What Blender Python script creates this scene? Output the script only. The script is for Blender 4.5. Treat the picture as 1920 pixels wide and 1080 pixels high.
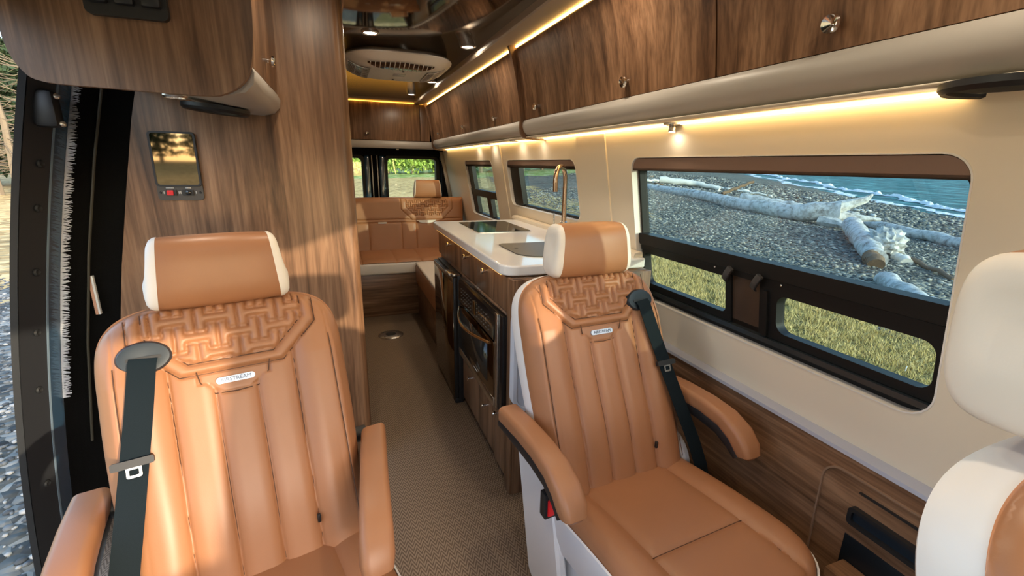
import bpy, bmesh, math, random
import numpy as np
from mathutils import Vector, Matrix
random.seed(7); np.random.seed(7)
S = bpy.context.scene
for o in list(bpy.data.objects): bpy.data.objects.remove(o)
COL = S.collection
R = math.radians
# ------------------------------------------------------------ camera, world, lights, exposure
cam = bpy.data.cameras.new('camera'); camo = bpy.data.objects.new('camera', cam); COL.objects.link(camo)
cam.sensor_width = 36.0; cam.lens = 850 / 1920 * 36; cam.clip_start = .02; cam.clip_end = 5000
cx = Vector((0.93821527, -0.34560898, 0.01750835)); cyd = Vector((-0.07483458, -0.2520287, -0.96482191)); cz = Vector((0.33786373, 0.90390042, -0.26232068))
M = Matrix((cx, -cyd, -cz)).transposed().to_4x4(); M.translation = Vector((0, 0, 1.30))
camo.matrix_world = M
S.camera = camo
cam.dof.use_dof = False
W = bpy.data.worlds.new('world'); S.world = W; W.use_nodes = True
wn = W.node_tree.nodes; bg = wn['Background']
sky = wn.new('ShaderNodeTexSky'); sky.sky_type = 'NISHITA'; sky.sun_disc = False
sky.sun_elevation = R(24); sky.sun_rotation = R(163); sky.air_density = 1.0; sky.dust_density = 1.2
W.node_tree.links.new(sky.outputs[0], bg.inputs[0]); bg.inputs[1].default_value = 0.56
SUNV = Vector((.58, -1.0, .215)).normalized()
sun = bpy.data.lights.new('sun', 'SUN'); sun.energy = 3.9; sun.angle = R(.8); sun.color = (1, .83, .60)
suno = bpy.data.objects.new('sun', sun); COL.objects.link(suno); suno.rotation_euler = SUNV.to_track_quat('Z', 'Y').to_euler()
S.view_settings.view_transform = 'Standard'; S.view_settings.look = 'None'
S.view_settings.exposure = 0.48; S.view_settings.gamma = 1.0; S.view_settings.use_curve_mapping = False
S.cycles.use_denoising = True
S.cycles.max_bounces = 8; S.cycles.diffuse_bounces = 4; S.cycles.glossy_bounces = 4; S.cycles.transparent_max_bounces = 12
S.cycles.sample_clamp_indirect = 6; S.cycles.caustics_reflective = False; S.cycles.caustics_refractive = False
LAMP = 1.0

# ------------------------------------------------------------ materials
def nt(name):
    m = bpy.data.materials.new(name); m.use_nodes = True
    return m, m.node_tree, m.node_tree.nodes, m.node_tree.links, m.node_tree.nodes['Principled BSDF']
def noise_bump(N, L, b, scale, strength, dist=.001, src=None):
    tc = N.new('ShaderNodeTexCoord'); n = N.new('ShaderNodeTexNoise'); n.inputs['Scale'].default_value = scale; n.inputs['Detail'].default_value = 3
    L.new(tc.outputs['Object'], n.inputs['Vector'])
    bp = N.new('ShaderNodeBump'); bp.inputs['Strength'].default_value = strength; bp.inputs['Distance'].default_value = dist
    L.new(n.outputs[0], bp.inputs['Height']); L.new(bp.outputs[0], b.inputs['Normal'])
def mat(name, col, rough=.5, metal=0, spec=.5, coat=0, bump=None, emit=None, es=0, vary=0):
    m, t, N, L, b = nt(name)
    b.inputs['Base Color'].default_value = (*col, 1); b.inputs['Roughness'].default_value = rough
    b.inputs['Metallic'].default_value = metal; b.inputs['Specular IOR Level'].default_value = spec
    b.inputs['Coat Weight'].default_value = coat; b.inputs['Coat Roughness'].default_value = .08
    if emit: b.inputs['Emission Color'].default_value = (*emit, 1); b.inputs['Emission Strength'].default_value = es
    if bump: noise_bump(N, L, b, *bump)
    if vary:
        tc = N.new('ShaderNodeTexCoord'); n = N.new('ShaderNodeTexNoise'); n.inputs['Scale'].default_value = 6; n.inputs['Detail'].default_value = 5
        L.new(tc.outputs['Object'], n.inputs['Vector'])
        r = N.new('ShaderNodeValToRGB'); r.color_ramp.elements[0].position = .3; r.color_ramp.elements[1].position = .7
        r.color_ramp.elements[0].color = (*[c * (1 - vary) for c in col], 1); r.color_ramp.elements[1].color = (*[min(1, c * (1 + vary)) for c in col], 1)
        L.new(n.outputs[0], r.inputs[0]); L.new(r.outputs[0], b.inputs['Base Color'])
    return m
def wood(name, axis, k=1.0, rough=.34):
    m, t, N, L, b = nt(name)
    tc = N.new('ShaderNodeTexCoord'); mp = N.new('ShaderNodeMapping'); L.new(tc.outputs['Object'], mp.inputs[0])
    s = [9, 9, 9]; s[axis] = .75; mp.inputs['Scale'].default_value = s
    n = N.new('ShaderNodeTexNoise'); n.inputs['Scale'].default_value = 1.3; n.inputs['Detail'].default_value = 7; n.inputs['Roughness'].default_value = .62; n.inputs['Distortion'].default_value = 1.1
    L.new(mp.outputs[0], n.inputs['Vector'])
    r = N.new('ShaderNodeValToRGB'); e = r.color_ramp.elements
    e[0].position = .30; e[0].color = (.060 * k, .026 * k, .012 * k, 1); e[1].position = .72; e[1].color = (.40 * k, .238 * k, .138 * k, 1)
    a = e.new(.46); a.color = (.185 * k, .096 * k, .050 * k, 1); a = e.new(.58); a.color = (.275 * k, .150 * k, .082 * k, 1)
    L.new(n.outputs[0], r.inputs[0])
    mp2 = N.new('ShaderNodeMapping'); L.new(tc.outputs['Object'], mp2.inputs[0]); s2 = [130, 130, 130]; s2[axis] = 3.5; mp2.inputs['Scale'].default_value = s2
    n2 = N.new('ShaderNodeTexNoise'); n2.inputs['Scale'].default_value = 1; n2.inputs['Detail'].default_value = 3; L.new(mp2.outputs[0], n2.inputs['Vector'])
    r2 = N.new('ShaderNodeValToRGB'); r2.color_ramp.elements[0].position = .35; r2.color_ramp.elements[0].color = (.62, .60, .58, 1); r2.color_ramp.elements[1].position = .6; r2.color_ramp.elements[1].color = (1.08, 1.08, 1.08, 1)
    L.new(n2.outputs[0], r2.inputs[0])
    mx = N.new('ShaderNodeMix'); mx.data_type = 'RGBA'; mx.blend_type = 'MULTIPLY'; mx.inputs[0].default_value = .8
    L.new(r.outputs[0], mx.inputs[6]); L.new(r2.outputs[0], mx.inputs[7]); L.new(mx.outputs[2], b.inputs['Base Color'])
    b.inputs['Roughness'].default_value = rough; b.inputs['Specular IOR Level'].default_value = .45
    bp = N.new('ShaderNodeBump'); bp.inputs['Strength'].default_value = .12; bp.inputs['Distance'].default_value = .001; L.new(n2.outputs[0], bp.inputs['Height']); L.new(bp.outputs[0], b.inputs['Normal'])
    return m
def glass(name, tint, refl=.09):
    m, t, N, L, b = nt(name); N.remove(b)
    out = N['Material Output']; tr = N.new('ShaderNodeBsdfTransparent'); tr.inputs[0].default_value = (*tint, 1)
    gl = N.new('ShaderNodeBsdfGlossy'); gl.inputs['Roughness'].default_value = .01
    fr = N.new('ShaderNodeFresnel'); ge = N.new('ShaderNodeNewGeometry'); ma = N.new('ShaderNodeMath'); ma.operation = 'MULTIPLY_ADD'; ma.inputs[1].default_value = -.8333; ma.inputs[2].default_value = 1.5; L.new(ge.outputs['Backfacing'], ma.inputs[0]); L.new(ma.outputs[0], fr.inputs[0])
    mx = N.new('ShaderNodeMixShader'); L.new(fr.outputs[0], mx.inputs[0]); L.new(tr.outputs[0], mx.inputs[1]); L.new(gl.outputs[0], mx.inputs[2]); L.new(mx.outputs[0], out.inputs[0])
    return m
def floor_mat():
    m, t, N, L, b = nt('woven_floor')
    tc = N.new('ShaderNodeTexCoord'); sp = N.new('ShaderNodeSeparateXYZ'); L.new(tc.outputs['Object'], sp.inputs[0])
    def mth(op, a, c=None, v=None):
        n = N.new('ShaderNodeMath'); n.operation = op
        if hasattr(a, 'links'): L.new(a, n.inputs[0])
        else: n.inputs[0].default_value = a
        if c is not None:
            if hasattr(c, 'links'): L.new(c, n.inputs[1])
            else: n.inputs[1].default_value = c
        if v is not None: n.inputs[2].default_value = v
        return n.outputs[0]
    tri = mth('PINGPONG', sp.outputs[0], .013)
    yy = mth('ADD', sp.outputs[1], mth('MULTIPLY', tri, 2.2))
    band = mth('PINGPONG', yy, .010)
    v = mth('DIVIDE', band, .010)
    nz = N.new('ShaderNodeTexNoise'); nz.inputs['Scale'].default_value = 260; L.new(tc.outputs['Object'], nz.inputs['Vector'])
    v2 = mth('ADD', mth('MULTIPLY', v, .7), mth('MULTIPLY', nz.outputs[0], .45))
    r = N.new('ShaderNodeValToRGB'); r.color_ramp.elements[0].position = .25; r.color_ramp.elements[0].color = (.115, .078, .052, 1); r.color_ramp.elements[1].position = .85; r.color_ramp.elements[1].color = (.34, .25, .175, 1)
    L.new(v2, r.inputs[0]); L.new(r.outputs[0], b.inputs['Base Color']); b.inputs['Roughness'].default_value = .7; b.inputs['Specular IOR Level'].default_value = .25
    bp = N.new('ShaderNodeBump'); bp.inputs['Strength'].default_value = .5; bp.inputs['Distance'].default_value = .0015; L.new(v2, bp.inputs['Height']); L.new(bp.outputs[0], b.inputs['Normal'])
    return m
def speckle(name, cols, scale, bumpd, scale2=None, vor=True, rough=.9):
    m, t, N, L, b = nt(name)
    tc = N.new('ShaderNodeTexCoord')
    v = N.new('ShaderNodeTexVoronoi'); v.inputs['Scale'].default_value = scale; L.new(tc.outputs['Object'], v.inputs['Vector'])
    n = N.new('ShaderNodeTexNoise'); n.inputs['Scale'].default_value = scale2 or scale * .06; n.inputs['Detail'].default_value = 6; L.new(tc.outputs['Object'], n.inputs['Vector'])
    sp = N.new('ShaderNodeSeparateColor'); L.new(v.outputs['Color'], sp.inputs[0])
    ad = N.new('ShaderNodeMath'); ad.operation = 'MULTIPLY_ADD'; L.new(sp.outputs[0], ad.inputs[0]); ad.inputs[1].default_value = .55
    ml = N.new('ShaderNodeMath'); ml.operation = 'MULTIPLY'; ml.inputs[1].default_value = .5; L.new(n.outputs[0], ml.inputs[0]); L.new(ml.outputs[0], ad.inputs[2])
    r = N.new('ShaderNodeValToRGB'); e = r.color_ramp.elements
    for i, (p, c) in enumerate(cols):
        q = e[i] if i < 2 else e.new(p)
        q.position = p; q.color = (*c, 1)
    L.new(ad.outputs[0], r.inputs[0]); L.new(r.outputs[0], b.inputs['Base Color']); b.inputs['Roughness'].default_value = rough; b.inputs['Specular IOR Level'].default_value = .2
    bp = N.new('ShaderNodeBump'); bp.inputs['Strength'].default_value = 1; bp.inputs['Distance'].default_value = bumpd; bp.invert = True
    L.new(v.outputs['Distance'], bp.inputs['Height']); L.new(bp.outputs[0], b.inputs['Normal'])
    return m

WOODV = wood('walnut_vertical', 2); WOODH = wood('walnut_lengthwise', 1, .95); WOODX = wood('walnut_crosswise', 0, .8)
WOODG = wood('walnut_galley', 2, .95)
TAN = mat('tan_leather', (.37, .165, .075), .42, bump=(420, .10), vary=.05, spec=.45)
CREAM = mat('cream_leather', (.82, .76, .68), .45, bump=(420, .08))
WHITEL = mat('white_leather', (.84, .82, .80), .45, bump=(420, .08))
LINER = mat('wall_liner', (.80, .70, .55), .55, bump=(300, .05))
GREYL = mat('grey_liner', (.47, .44, .40), .42, bump=(300, .05))
BLACK = mat('black_plastic', (.012, .012, .013), .45)
BLACKG = mat('gloss_black', (.010, .010, .011), .12)
FRAMEB = mat('window_frame_black', (.008, .008, .008), .5, spec=.3)
CARPET = mat('black_carpet', (.006, .006, .006), .95, bump=(600, .8, .004), spec=.1)
BELT = mat('belt_webbing', (.006, .012, .016), .75, spec=.15, bump=(900, .3, .0008))
BEZEL = mat('belt_bezel', (.016, .026, .036), .4)
STEEL = mat('brushed_steel', (.62, .60, .57), .26, metal=1)
CHROME = mat('chrome', (.80, .78, .75), .12, metal=1)
BRONZE = mat('brushed_bronze', (.60, .44, .32), .22, metal=1)
ALU = mat('aluminium', (.40, .42, .50), .5, metal=.3)
BADGE = mat('badge_silver', (.62, .70, .82), .35, metal=.3)
BADGET = mat('badge_letter', (.10, .14, .22), .5)
CTOP = mat('white_solid_surface', (.86, .84, .82), .10, spec=.5)
WHITEP = mat('white_plastic', (.80, .76, .70), .4)
BLUEW = mat('pale_table_laminate', (.62, .68, .80), .35)
DGREY = mat('dark_glass', (.020, .020, .018), .06)
SMOKE = mat('smoked_mirror_glass', (.19, .15, .10), .03, metal=1)
FRIDGEG = mat('bronze_fridge_glass', (.22, .17, .12), .06, metal=1)
SINKC = mat('grey_sink_glass', (.10, .088, .072), .45, spec=.25)
SHADE = mat('brown_valance', (.24, .15, .11), .6, bump=(500, .2))
RED = mat('red_plastic', (.75, .01, .015), .4)
PAINT = mat('van_blue_paint', (.012, .045, .085), .25, coat=1)
RUBBER = mat('rubber', (.010, .011, .012), .6)
BRUSH = mat('door_brush', (.62, .62, .64), .9)
CEIL = mat('ceiling_gloss', (.17, .135, .10), .07, metal=.80, spec=.8)
COVE = mat('cove_liner', (.42, .35, .28), .5)
FLOOR = floor_mat()
LEDW = mat('led_warm', (1, .7, .2), .5, emit=(1, .60, .16), es=9)
LEDY = mat('led_amber', (1, .6, .1), .5, emit=(1, .48, .06), es=3.0)
LENS = mat('lamp_lens', (1, 1, 1), .5, emit=(1, .86, .68), es=26)
PRINT = mat('print_white', (.7, .7, .68), .6)
GL1 = glass('tinted_window_glass', (.60, .70, .70)); GL2 = glass('clear_rear_glass', (.80, .86, .82))
GRAVEL = speckle('beach_gravel', [(.25, (.05, .052, .048)), (.80, (.38, .36, .30)), (.55, (.16, .16, .135))], 14, .06, .5)
GRASSG = speckle('dry_grass_ground', [(.25, (.10, .085, .03)), (.80, (.42, .34, .13)), (.5, (.24, .20, .07))], 26, .04, 1.2)
GRASSL = speckle('straw_field', [(.25, (.30, .20, .08)), (.8, (.72, .52, .24)), (.5, (.52, .36, .15))], 5, .05, .12)
GREENG = speckle('green_meadow', [(.25, (.10, .18, .03)), (.8, (.55, .55, .30)), (.5, (.28, .38, .09))], 2.2, .05, .10)
STONE = [mat('stone_a', (.17, .175, .165), .85), mat('stone_b', (.075, .08, .08), .85), mat('stone_c', (.42, .40, .35), .85)]
BLADE = [mat('blade_a', (.78, .60, .26), .8), mat('blade_b', (.52, .42, .15), .8), mat('blade_c', (.20, .18, .07), .8)]
LOGM = None
def driftwood():
    m, t, N, L, b = nt('driftwood')
    tc = N.new('ShaderNodeTexCoord'); n = N.new('ShaderNodeTexNoise'); n.inputs['Scale'].default_value = 5; n.inputs['Detail'].default_value = 8; n.inputs['Roughness'].default_value = .7
    L.new(tc.outputs['Object'], n.inputs['Vector']); r = N.new('ShaderNodeValToRGB'); e = r.color_ramp.elements
    e[0].position = .30; e[0].color = (.14, .125, .11, 1); e[1].position = .56; e[1].color = (.72, .71, .68, 1); L.new(n.outputs[0], r.inputs[0]); L.new(r.outputs[0], b.inputs['Base Color'])
    b.inputs['Roughness'].default_value = .85; bp = N.new('ShaderNodeBump'); bp.inputs['Distance'].default_value = .05; L.new(n.outputs[0], bp.inputs['Height']); L.new(bp.outputs[0], b.inputs['Normal'])
    return m
LOGM = driftwood(); LOGD = mat('weathered_brown_wood', (.20, .13, .08), .9, bump=(12, .6, .03)); LOGW = mat('bleached_wood', (.75, .72, .66), .85, bump=(20, .4, .02))
LEAFD = mat('dark_needles', (.022, .045, .014), .8, vary=.5); LEAFM = mat('mid_leaves', (.09, .16, .03), .7, vary=.5); LEAFB = mat('bright_leaves', (.33, .48, .09), .6, vary=.4)
BARK = mat('bark', (.22, .17, .12), .9, bump=(30, .5, .02)); BARE = mat('bare_twigs', (.17, .135, .09), .9)

# ------------------------------------------------------------ helpers
def props(o, label=None, cat=None, group=None, kind=None):
    if label: o['label'] = label
    if cat: o['category'] = cat
    if group: o['group'] = group
    if kind: o['kind'] = kind
    return o
def link(name, me, parent=None, m=None, smooth=False):
    o = bpy.data.objects.new(name, me); COL.objects.link(o)
    if parent: o.parent = parent
    if m: me.materials.append(m)
    if smooth:
        me.polygons.foreach_set('use_smooth', [True] * len(me.polygons))
    return o
def thing(name, label, cat, loc=(0, 0, 0), rz=0, group=None):
    o = bpy.data.objects.new(name, None); COL.objects.link(o); o.location = loc; o.rotation_euler = (0, 0, rz); o.empty_display_size = .1
    return props(o, label, cat, group)
def rrect(x0, z0, x1, z1, r, n=6):
    if not isinstance(r, (list, tuple)): r = [r] * 4
    P = []
    for (cxx, czz, a0), rr in zip([(x1, z1, 0), (x0, z1, 90), (x0, z0, 180), (x1, z0, 270)], r):
        sx = -1 if cxx == x1 else 1; sz = -1 if czz == z1 else 1
        for k in range(n + 1):
            a = R(a0 + 90 * k / n); P.append((cxx + sx * rr + rr * math.cos(a), czz + sz * rr + rr * math.sin(a)))
    return P
class B:
    def __init__(s): s.bm = bmesh.new()
    def box(s, x0, y0, z0, x1, y1, z1, bev=0, seg=2):
        r = bmesh.ops.create_cube(s.bm, size=1); vs = r['verts']
        for v in vs: v.co = Vector(((x0 + x1) / 2 + v.co.x * (x1 - x0), (y0 + y1) / 2 + v.co.y * (y1 - y0), (z0 + z1) / 2 + v.co.z * (z1 - z0)))
        if bev:
            ed = list({e for v in vs for e in v.link_edges})
            bmesh.ops.bevel(s.bm, geom=ed, offset=bev, segments=seg, affect='EDGES', profile=.5)
        return s
    def prism(s, poly, fn, a, b, cap=True):
        va = [s.bm.verts.new(fn(p, q, a)) for p, q in poly]; vb = [s.bm.verts.new(fn(p, q, b)) for p, q in poly]; n = len(poly)
        for i in range(n): s.bm.faces.new((va[i], va[(i + 1) % n], vb[(i + 1) % n], vb[i]))
        if cap: s.bm.faces.new(va[::-1]); s.bm.faces.new(vb)
        return s
    def ring(s, outer, inner, fn, a, b):
        # outer and inner loops with equal counts
        n = len(outer); L = [[s.bm.verts.new(fn(p, q, d)) for p, q in lp] for d in (a, b) for lp in (outer, inner)]
        oa, ia, ob, ib = L
        for i in range(n):
            j = (i + 1) % n
            for q in ((oa[i], oa[j], ob[j], ob[i]), (ia[j], ia[i], ib[i], ib[j]), (oa[j], oa[i], ia[i], ia[j]), (ob[i], ob[j], ib[j], ib[i])): s.bm.faces.new(q)
        return s
    def tube(s, pts, r, n=12, cap=True, closed=False):
        pts = [Vector(p) for p in pts]; rs = r if isinstance(r, (list, tuple)) else [r] * len(pts); rings = []; up = None
        for i, p in enumerate(pts):
            t = (pts[min(i + 1, len(pts) - 1)] - pts[max(i - 1, 0)]).normalized()
            if up is None: up = Vector((0, 0, 1)) if abs(t.z) < .9 else Vector((1, 0, 0))
            u = (up - t * up.dot(t)).normalized(); up = u; w = t.cross(u)
            rings.append([s.bm.verts.new(p + rs[i] * (u * math.cos(2 * math.pi * k / n) + w * math.sin(2 * math.pi * k / n))) for k in range(n)])
        for A, Bq in zip(rings, rings[1:]):
            for k in range(n): s.bm.faces.new((A[k], A[(k + 1) % n], Bq[(k + 1) % n], Bq[k]))
        if cap: s.bm.faces.new(rings[0][::-1]); s.bm.faces.new(rings[-1])
        return s
    def lathe(s, prof, c, axis=Vector((0, 0, 1)), n=24):
        axis = Vector(axis).normalized(); q = axis.to_track_quat('Z', 'Y'); c = Vector(c); rings = []
        for r_, h in prof:
            rings.append([s.bm.verts.new(c + q @ Vector((r_ * math.cos(2 * math.pi * k / n), r_ * math.sin(2 * math.pi * k / n), h))) for k in range(n)])
        for A, Bq in zip(rings, rings[1:]):
            for k in range(n): s.bm.faces.new((A[k], A[(k + 1) % n], Bq[(k + 1) % n], Bq[k]))
        s.bm.faces.new(rings[0][::-1]); s.bm.faces.new(rings[-1])
        return s
    def sweep(s, path, sec, closed=True, cap=True, normal=Vector((1, 0, 0))):
        # path points; sec(i) -> list of (a,b): a along normal, b along t x normal
        rings = []
        for i, p in enumerate(path):
            p = Vector(p); t = (Vector(path[min(i + 1, len(path) - 1)]) - Vector(path[max(i - 1, 0)])).normalized(); bn = t.cross(normal).normalized()
            rings.append([s.bm.verts.new(p + normal * a + bn * b) for a, b in sec(i)])
        n = len(rings[0])
        for A, Bq in zip(rings, rings[1:]):
            for k in range(n if closed else n - 1): s.bm.faces.new((A[k], A[(k + 1) % n], Bq[(k + 1) % n], Bq[k]))
        if cap: s.bm.faces.new(rings[0][::-1]); s.bm.faces.new(rings[-1])
        return s
    def grid(s, f, nu, nv, wrapu=False):
        V = [[s.bm.verts.new(f(i / nu, j / nv)) for i in range(nu + (0 if wrapu else 1))] for j in range(nv + 1)]
        m = nu
        for j in range(nv):
            for i in range(m):
                k = (i + 1) % len(V[0]); s.bm.faces.new((V[j][i], V[j][k], V[j + 1][k], V[j + 1][i]))
        return V
    def done(s, name, m=None, parent=None, smooth=False, auto=True, flip=False):
        bmesh.ops.recalc_face_normals(s.bm, faces=s.bm.faces)
        if flip: bmesh.ops.reverse_faces(s.bm, faces=s.bm.faces)
        if auto:
            for e in s.bm.edges:
                if len(e.link_faces) == 2 and e.calc_face_angle(0) > R(38): e.smooth = False
        me = bpy.data.meshes.new(name); s.bm.to_mesh(me); s.bm.free()
        return link(name, me, parent, m, True if auto else smooth)
def struct(o): o['kind'] = 'structure'; return o
XZ = lambda p, q, d: Vector((p, d, q))
YZ = lambda p, q, d: Vector((d, p, q))
XY = lambda p, q, d: Vector((p, q, d))
def XW(z): return 1.05 + (1.44 - z) * .18           # inside face of the leaning right wall
def WP(y, z, d): return Vector((XW(z) + d, y, z))
def text_mesh(txt, size, ext):
    c = bpy.data.curves.new('lettering', 'FONT'); c.body = txt; c.size = size; c.extrude = ext; c.align_x = 'CENTER'; c.align_y = 'CENTER'; c.resolution_u = 2
    o = bpy.data.objects.new('lettering_source', c); COL.objects.link(o); bpy.context.view_layer.update()
    me = bpy.data.meshes.new_from_object(o.evaluated_get(bpy.context.evaluated_depsgraph_get())); bpy.data.objects.remove(o); return me
def np_mesh(name, V, F, parent=None, mats=(), mi=None):
    me = bpy.data.meshes.new(name); k = F.shape[1]
    me.vertices.add(len(V)); me.vertices.foreach_set('co', V.astype(np.float32).ravel())
    me.loops.add(F.size); me.loops.foreach_set('vertex_index', F.astype(np.int32).ravel())
    me.polygons.add(len(F)); me.polygons.foreach_set('loop_start', np.arange(0, F.size, k, dtype=np.int32)); me.polygons.foreach_set('loop_total', np.full(len(F), k, dtype=np.int32))
    for m in mats: me.materials.append(m)
    if mi is not None: me.polygons.foreach_set('material_index', mi.astype(np.int32))
    me.update(); me.validate()
    o = bpy.data.objects.new(name, me); COL.objects.link(o)
    if parent: o.parent = parent
    return o

# ------------------------------------------------------------ the ground and the outdoors
def sea_z(x, y): return -2.5 + .035 * np.maximum(x, 0) + .010 * y
def gz(x, y):
    D = -.814 * (x - 32) + .581 * (y - 15)
    D = np.maximum(D, 17.3 - .01 * np.abs(x)) if np.isscalar(x) and x < 0 else np.where(np.asarray(x) < 0, np.maximum(D, 17.3), D)
    h = np.minimum(.11 * D, 1.9)
    bump = .05 * np.sin(x * .9 + 1.3) * np.sin(y * .7) * np.clip((np.asarray(x) - 6) / 3, 0, 1)
    return sea_z(x, y) + h + bump + np.clip(.05 * (-5 - np.asarray(y, float)), 0, 2.2)
def ground():
    xs = np.unique(np.concatenate([np.linspace(-160, -12, 24), np.linspace(-12, 40, 120), np.linspace(40, 160, 50)]))
    ys = np.unique(np.concatenate([np.linspace(-120, -10, 20), np.linspace(-10, 60, 140), np.linspace(60, 260, 50)]))
    X, Y = np.meshgrid(xs, ys); Z = gz(X, Y); V = np.stack([X, Y, Z], -1).reshape(-1, 3)
    nx = len(xs); i = np.arange(len(ys) - 1)[:, None] * nx + np.arange(nx - 1)[None]; i = i.ravel()
    F = np.stack([i, i + 1, i + nx + 1, i + nx], -1)
    c = V[F].mean(1); x, y = c[:, 0], c[:, 1]; j = np.sin(y * .55) * .5 + np.random.rand(len(x)) * .4
    mi = np.zeros(len(F))                                             # 0 gravel
    mi[(x > 1) & (x + j < 7.5 - .05 * np.maximum(y, 0)) & (y < 20) & (y > -8)] = 1             # dry grass beside the van
    mi[(x < -4.2 + j) & (y < 90) & (x + y * .28 < 2.2)] = 2                           # straw field
    mi[(y + 3 * j > 13) & (x < 8 + j + y * .08) & (x > -6)] = 2; mi[(y + 2 * j > 42) & (x < 24 + j) & (x > -8)] = 3                # meadow at the rear
    mi[(y + 2 * j > 40) & (x > 9 + j) & (x < 30)] = 3
    o = np_mesh('ground', V, F, None, (GRAVEL, GRASSG, GRASSL, GREENG), mi)
    for p in o.data.polygons: p.use_smooth = True
    struct(o)
ground()
def seam():
    m, t, N, L, b = nt('sea_water')
    tc = N.new('ShaderNodeTexCoord'); mp = N.new('ShaderNodeMapping'); mp.inputs['Scale'].default_value = (1, .35, 1); mp.inputs['Rotation'].default_value = (0, 0, R(-35)); L.new(tc.outputs['Object'], mp.inputs[0])
    n = N.new('ShaderNodeTexNoise'); n.inputs['Scale'].default_value = 1.1; n.inputs['Detail'].default_value = 8; n.inputs['Roughness'].default_value = .65; L.new(mp.outputs[0], n.inputs['Vector'])
    r = N.new('ShaderNodeValToRGB'); e = r.color_ramp.elements; e[0].position = .40; e[0].color = (.012, .085, .085, 1); e[1].position = .66; e[1].color = (.22, .50, .50, 1); a = e.new(.52); a.color = (.035, .20, .20, 1)
    L.new(n.outputs[0], r.inputs[0]); L.new(r.outputs[0], b.inputs['Base Color']); b.inputs['Roughness'].default_value = .45; b.inputs['Specular IOR Level'].default_value = .25
    bp = N.new('ShaderNodeBump'); bp.inputs['Distance'].default_value = .8; bp.inputs['Strength'].default_value = 1; L.new(n.outputs[0], bp.inputs['Height']); L.new(bp.outputs[0], b.inputs['Normal'])
    return m
ps = [(5, -140), (900, -140), (900, 1400), (20, 1400), (5, 40)]
V = np.array([(x, y, float(sea_z(x, y)) + .02) for x, y in [(8, -200), (1500, -200), (1500, 1500), (8, 1500)]]); o = np_mesh('sea', V, np.array([[0, 1, 2, 3]]), None, (seam(),)); struct(o)
FOAM = mat('sea_foam', (.86, .90, .92), .8, bump=(3, 1, .2))
def surf(name, off, wid, amp, label):
    d = np.array([40, 56]) / 68.8; nrm = np.array([.814, -.581]); P = []; F = []
    n = 420
    for i in range(n + 1):
        s = -26 + 150 * i / n
        for k, q in enumerate((0, .25, .5, .75, 1)):
            wob = .5 * math.sin(s * .35 + off) + .25 * math.sin(s * 1.3 + off) + .12 * math.sin(s * 4.1)
            w = wid * (.75 + .5 * math.sin(s * .8 + off * 2)) ; w = max(w, .5)
            p = np.array([32, 15]) + d * s + nrm * (off + wob + (q - .3) * w * 1)
            z = float(sea_z(p[0], p[1])) + .05 + amp * math.sin(math.pi * q) * (.6 + .4 * math.sin(s * 2.3) + .25 * math.sin(s * 7))
            P.append((p[0], p[1], z))
    for i in range(n):
        for k in range(4): a = i * 5 + k; F.append((a, a + 1, a + 6, a + 5))
    o = np_mesh(name, np.array(P), np.array(F), None, (FOAM,)); props(o, label, 'surf', kind='stuff')
surf('surf_foam', .3, .9, .04, 'thin white wash of foam along the edge of the gravel beach')
surf('breaking_wave', 2.6, .75, .22, 'white breaking wave rolling in just off the gravel beach')

def rocks(name, n, xr, yr, sr, label, cat):
    ic = bmesh.new(); bmesh.ops.create_icosphere(ic, subdivisions=1, radius=1); ic.verts.ensure_lookup_table()
    bv = np.array([v.co[:] for v in ic.verts]); bf = np.array([[v.index for v in f.verts] for f in ic.faces]); ic.free()
    x = np.random.uniform(*xr, n); y = np.random.uniform(*yr, n); z = gz(x, y)
    sz = np.random.uniform(sr[0], sr[1], n) ** 1.0; sc = np.stack([sz * np.random.uniform(.7, 1.5, n), sz * np.random.uniform(.7, 1.5, n), sz * np.random.uniform(.35, .7, n)], -1)
    a = np.random.uniform(0, 6.28, n); V = bv[None] * sc[:, None, :] * (1 + .25 * (np.random.rand(n, len(bv), 1) - .5)); ca, sa = np.cos(a)[:, None], np.sin(a)[:, None]
    V = np.stack([V[..., 0] * ca - V[..., 1] * sa + x[:, None], V[..., 0] * sa + V[..., 1] * ca + y[:, None], V[..., 2] + z[:, None] + .2 * sz[:, None]], -1).reshape(-1, 3)
    F = (bf[None] + (np.arange(n) * len(bv))[:, None, None]).reshape(-1, 3); mi = np.repeat(np.random.choice([0, 1, 2], n, p=[.45, .35, .2]), len(bf))
    o = np_mesh(name, V, F, None, STONE, mi); props(o, label, cat, kind='stuff')
rocks('beach_pebbles', 22000, (7.3, 22), (2.5, 24), (.015, .048), 'grey pebbles covering the beach between the dry grass and the sea', 'pebbles')
rocks('shore_stones', 9000, (20, 40), (9, 42), (.04, .11), 'larger grey stones along the upper beach near the surf', 'pebbles')
rocks('gravel_stones', 9000, (-5.5, -.9), (1.0, 9), (.008, .024), 'small grey stones on the ground outside the open sliding door', 'gravel')
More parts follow.
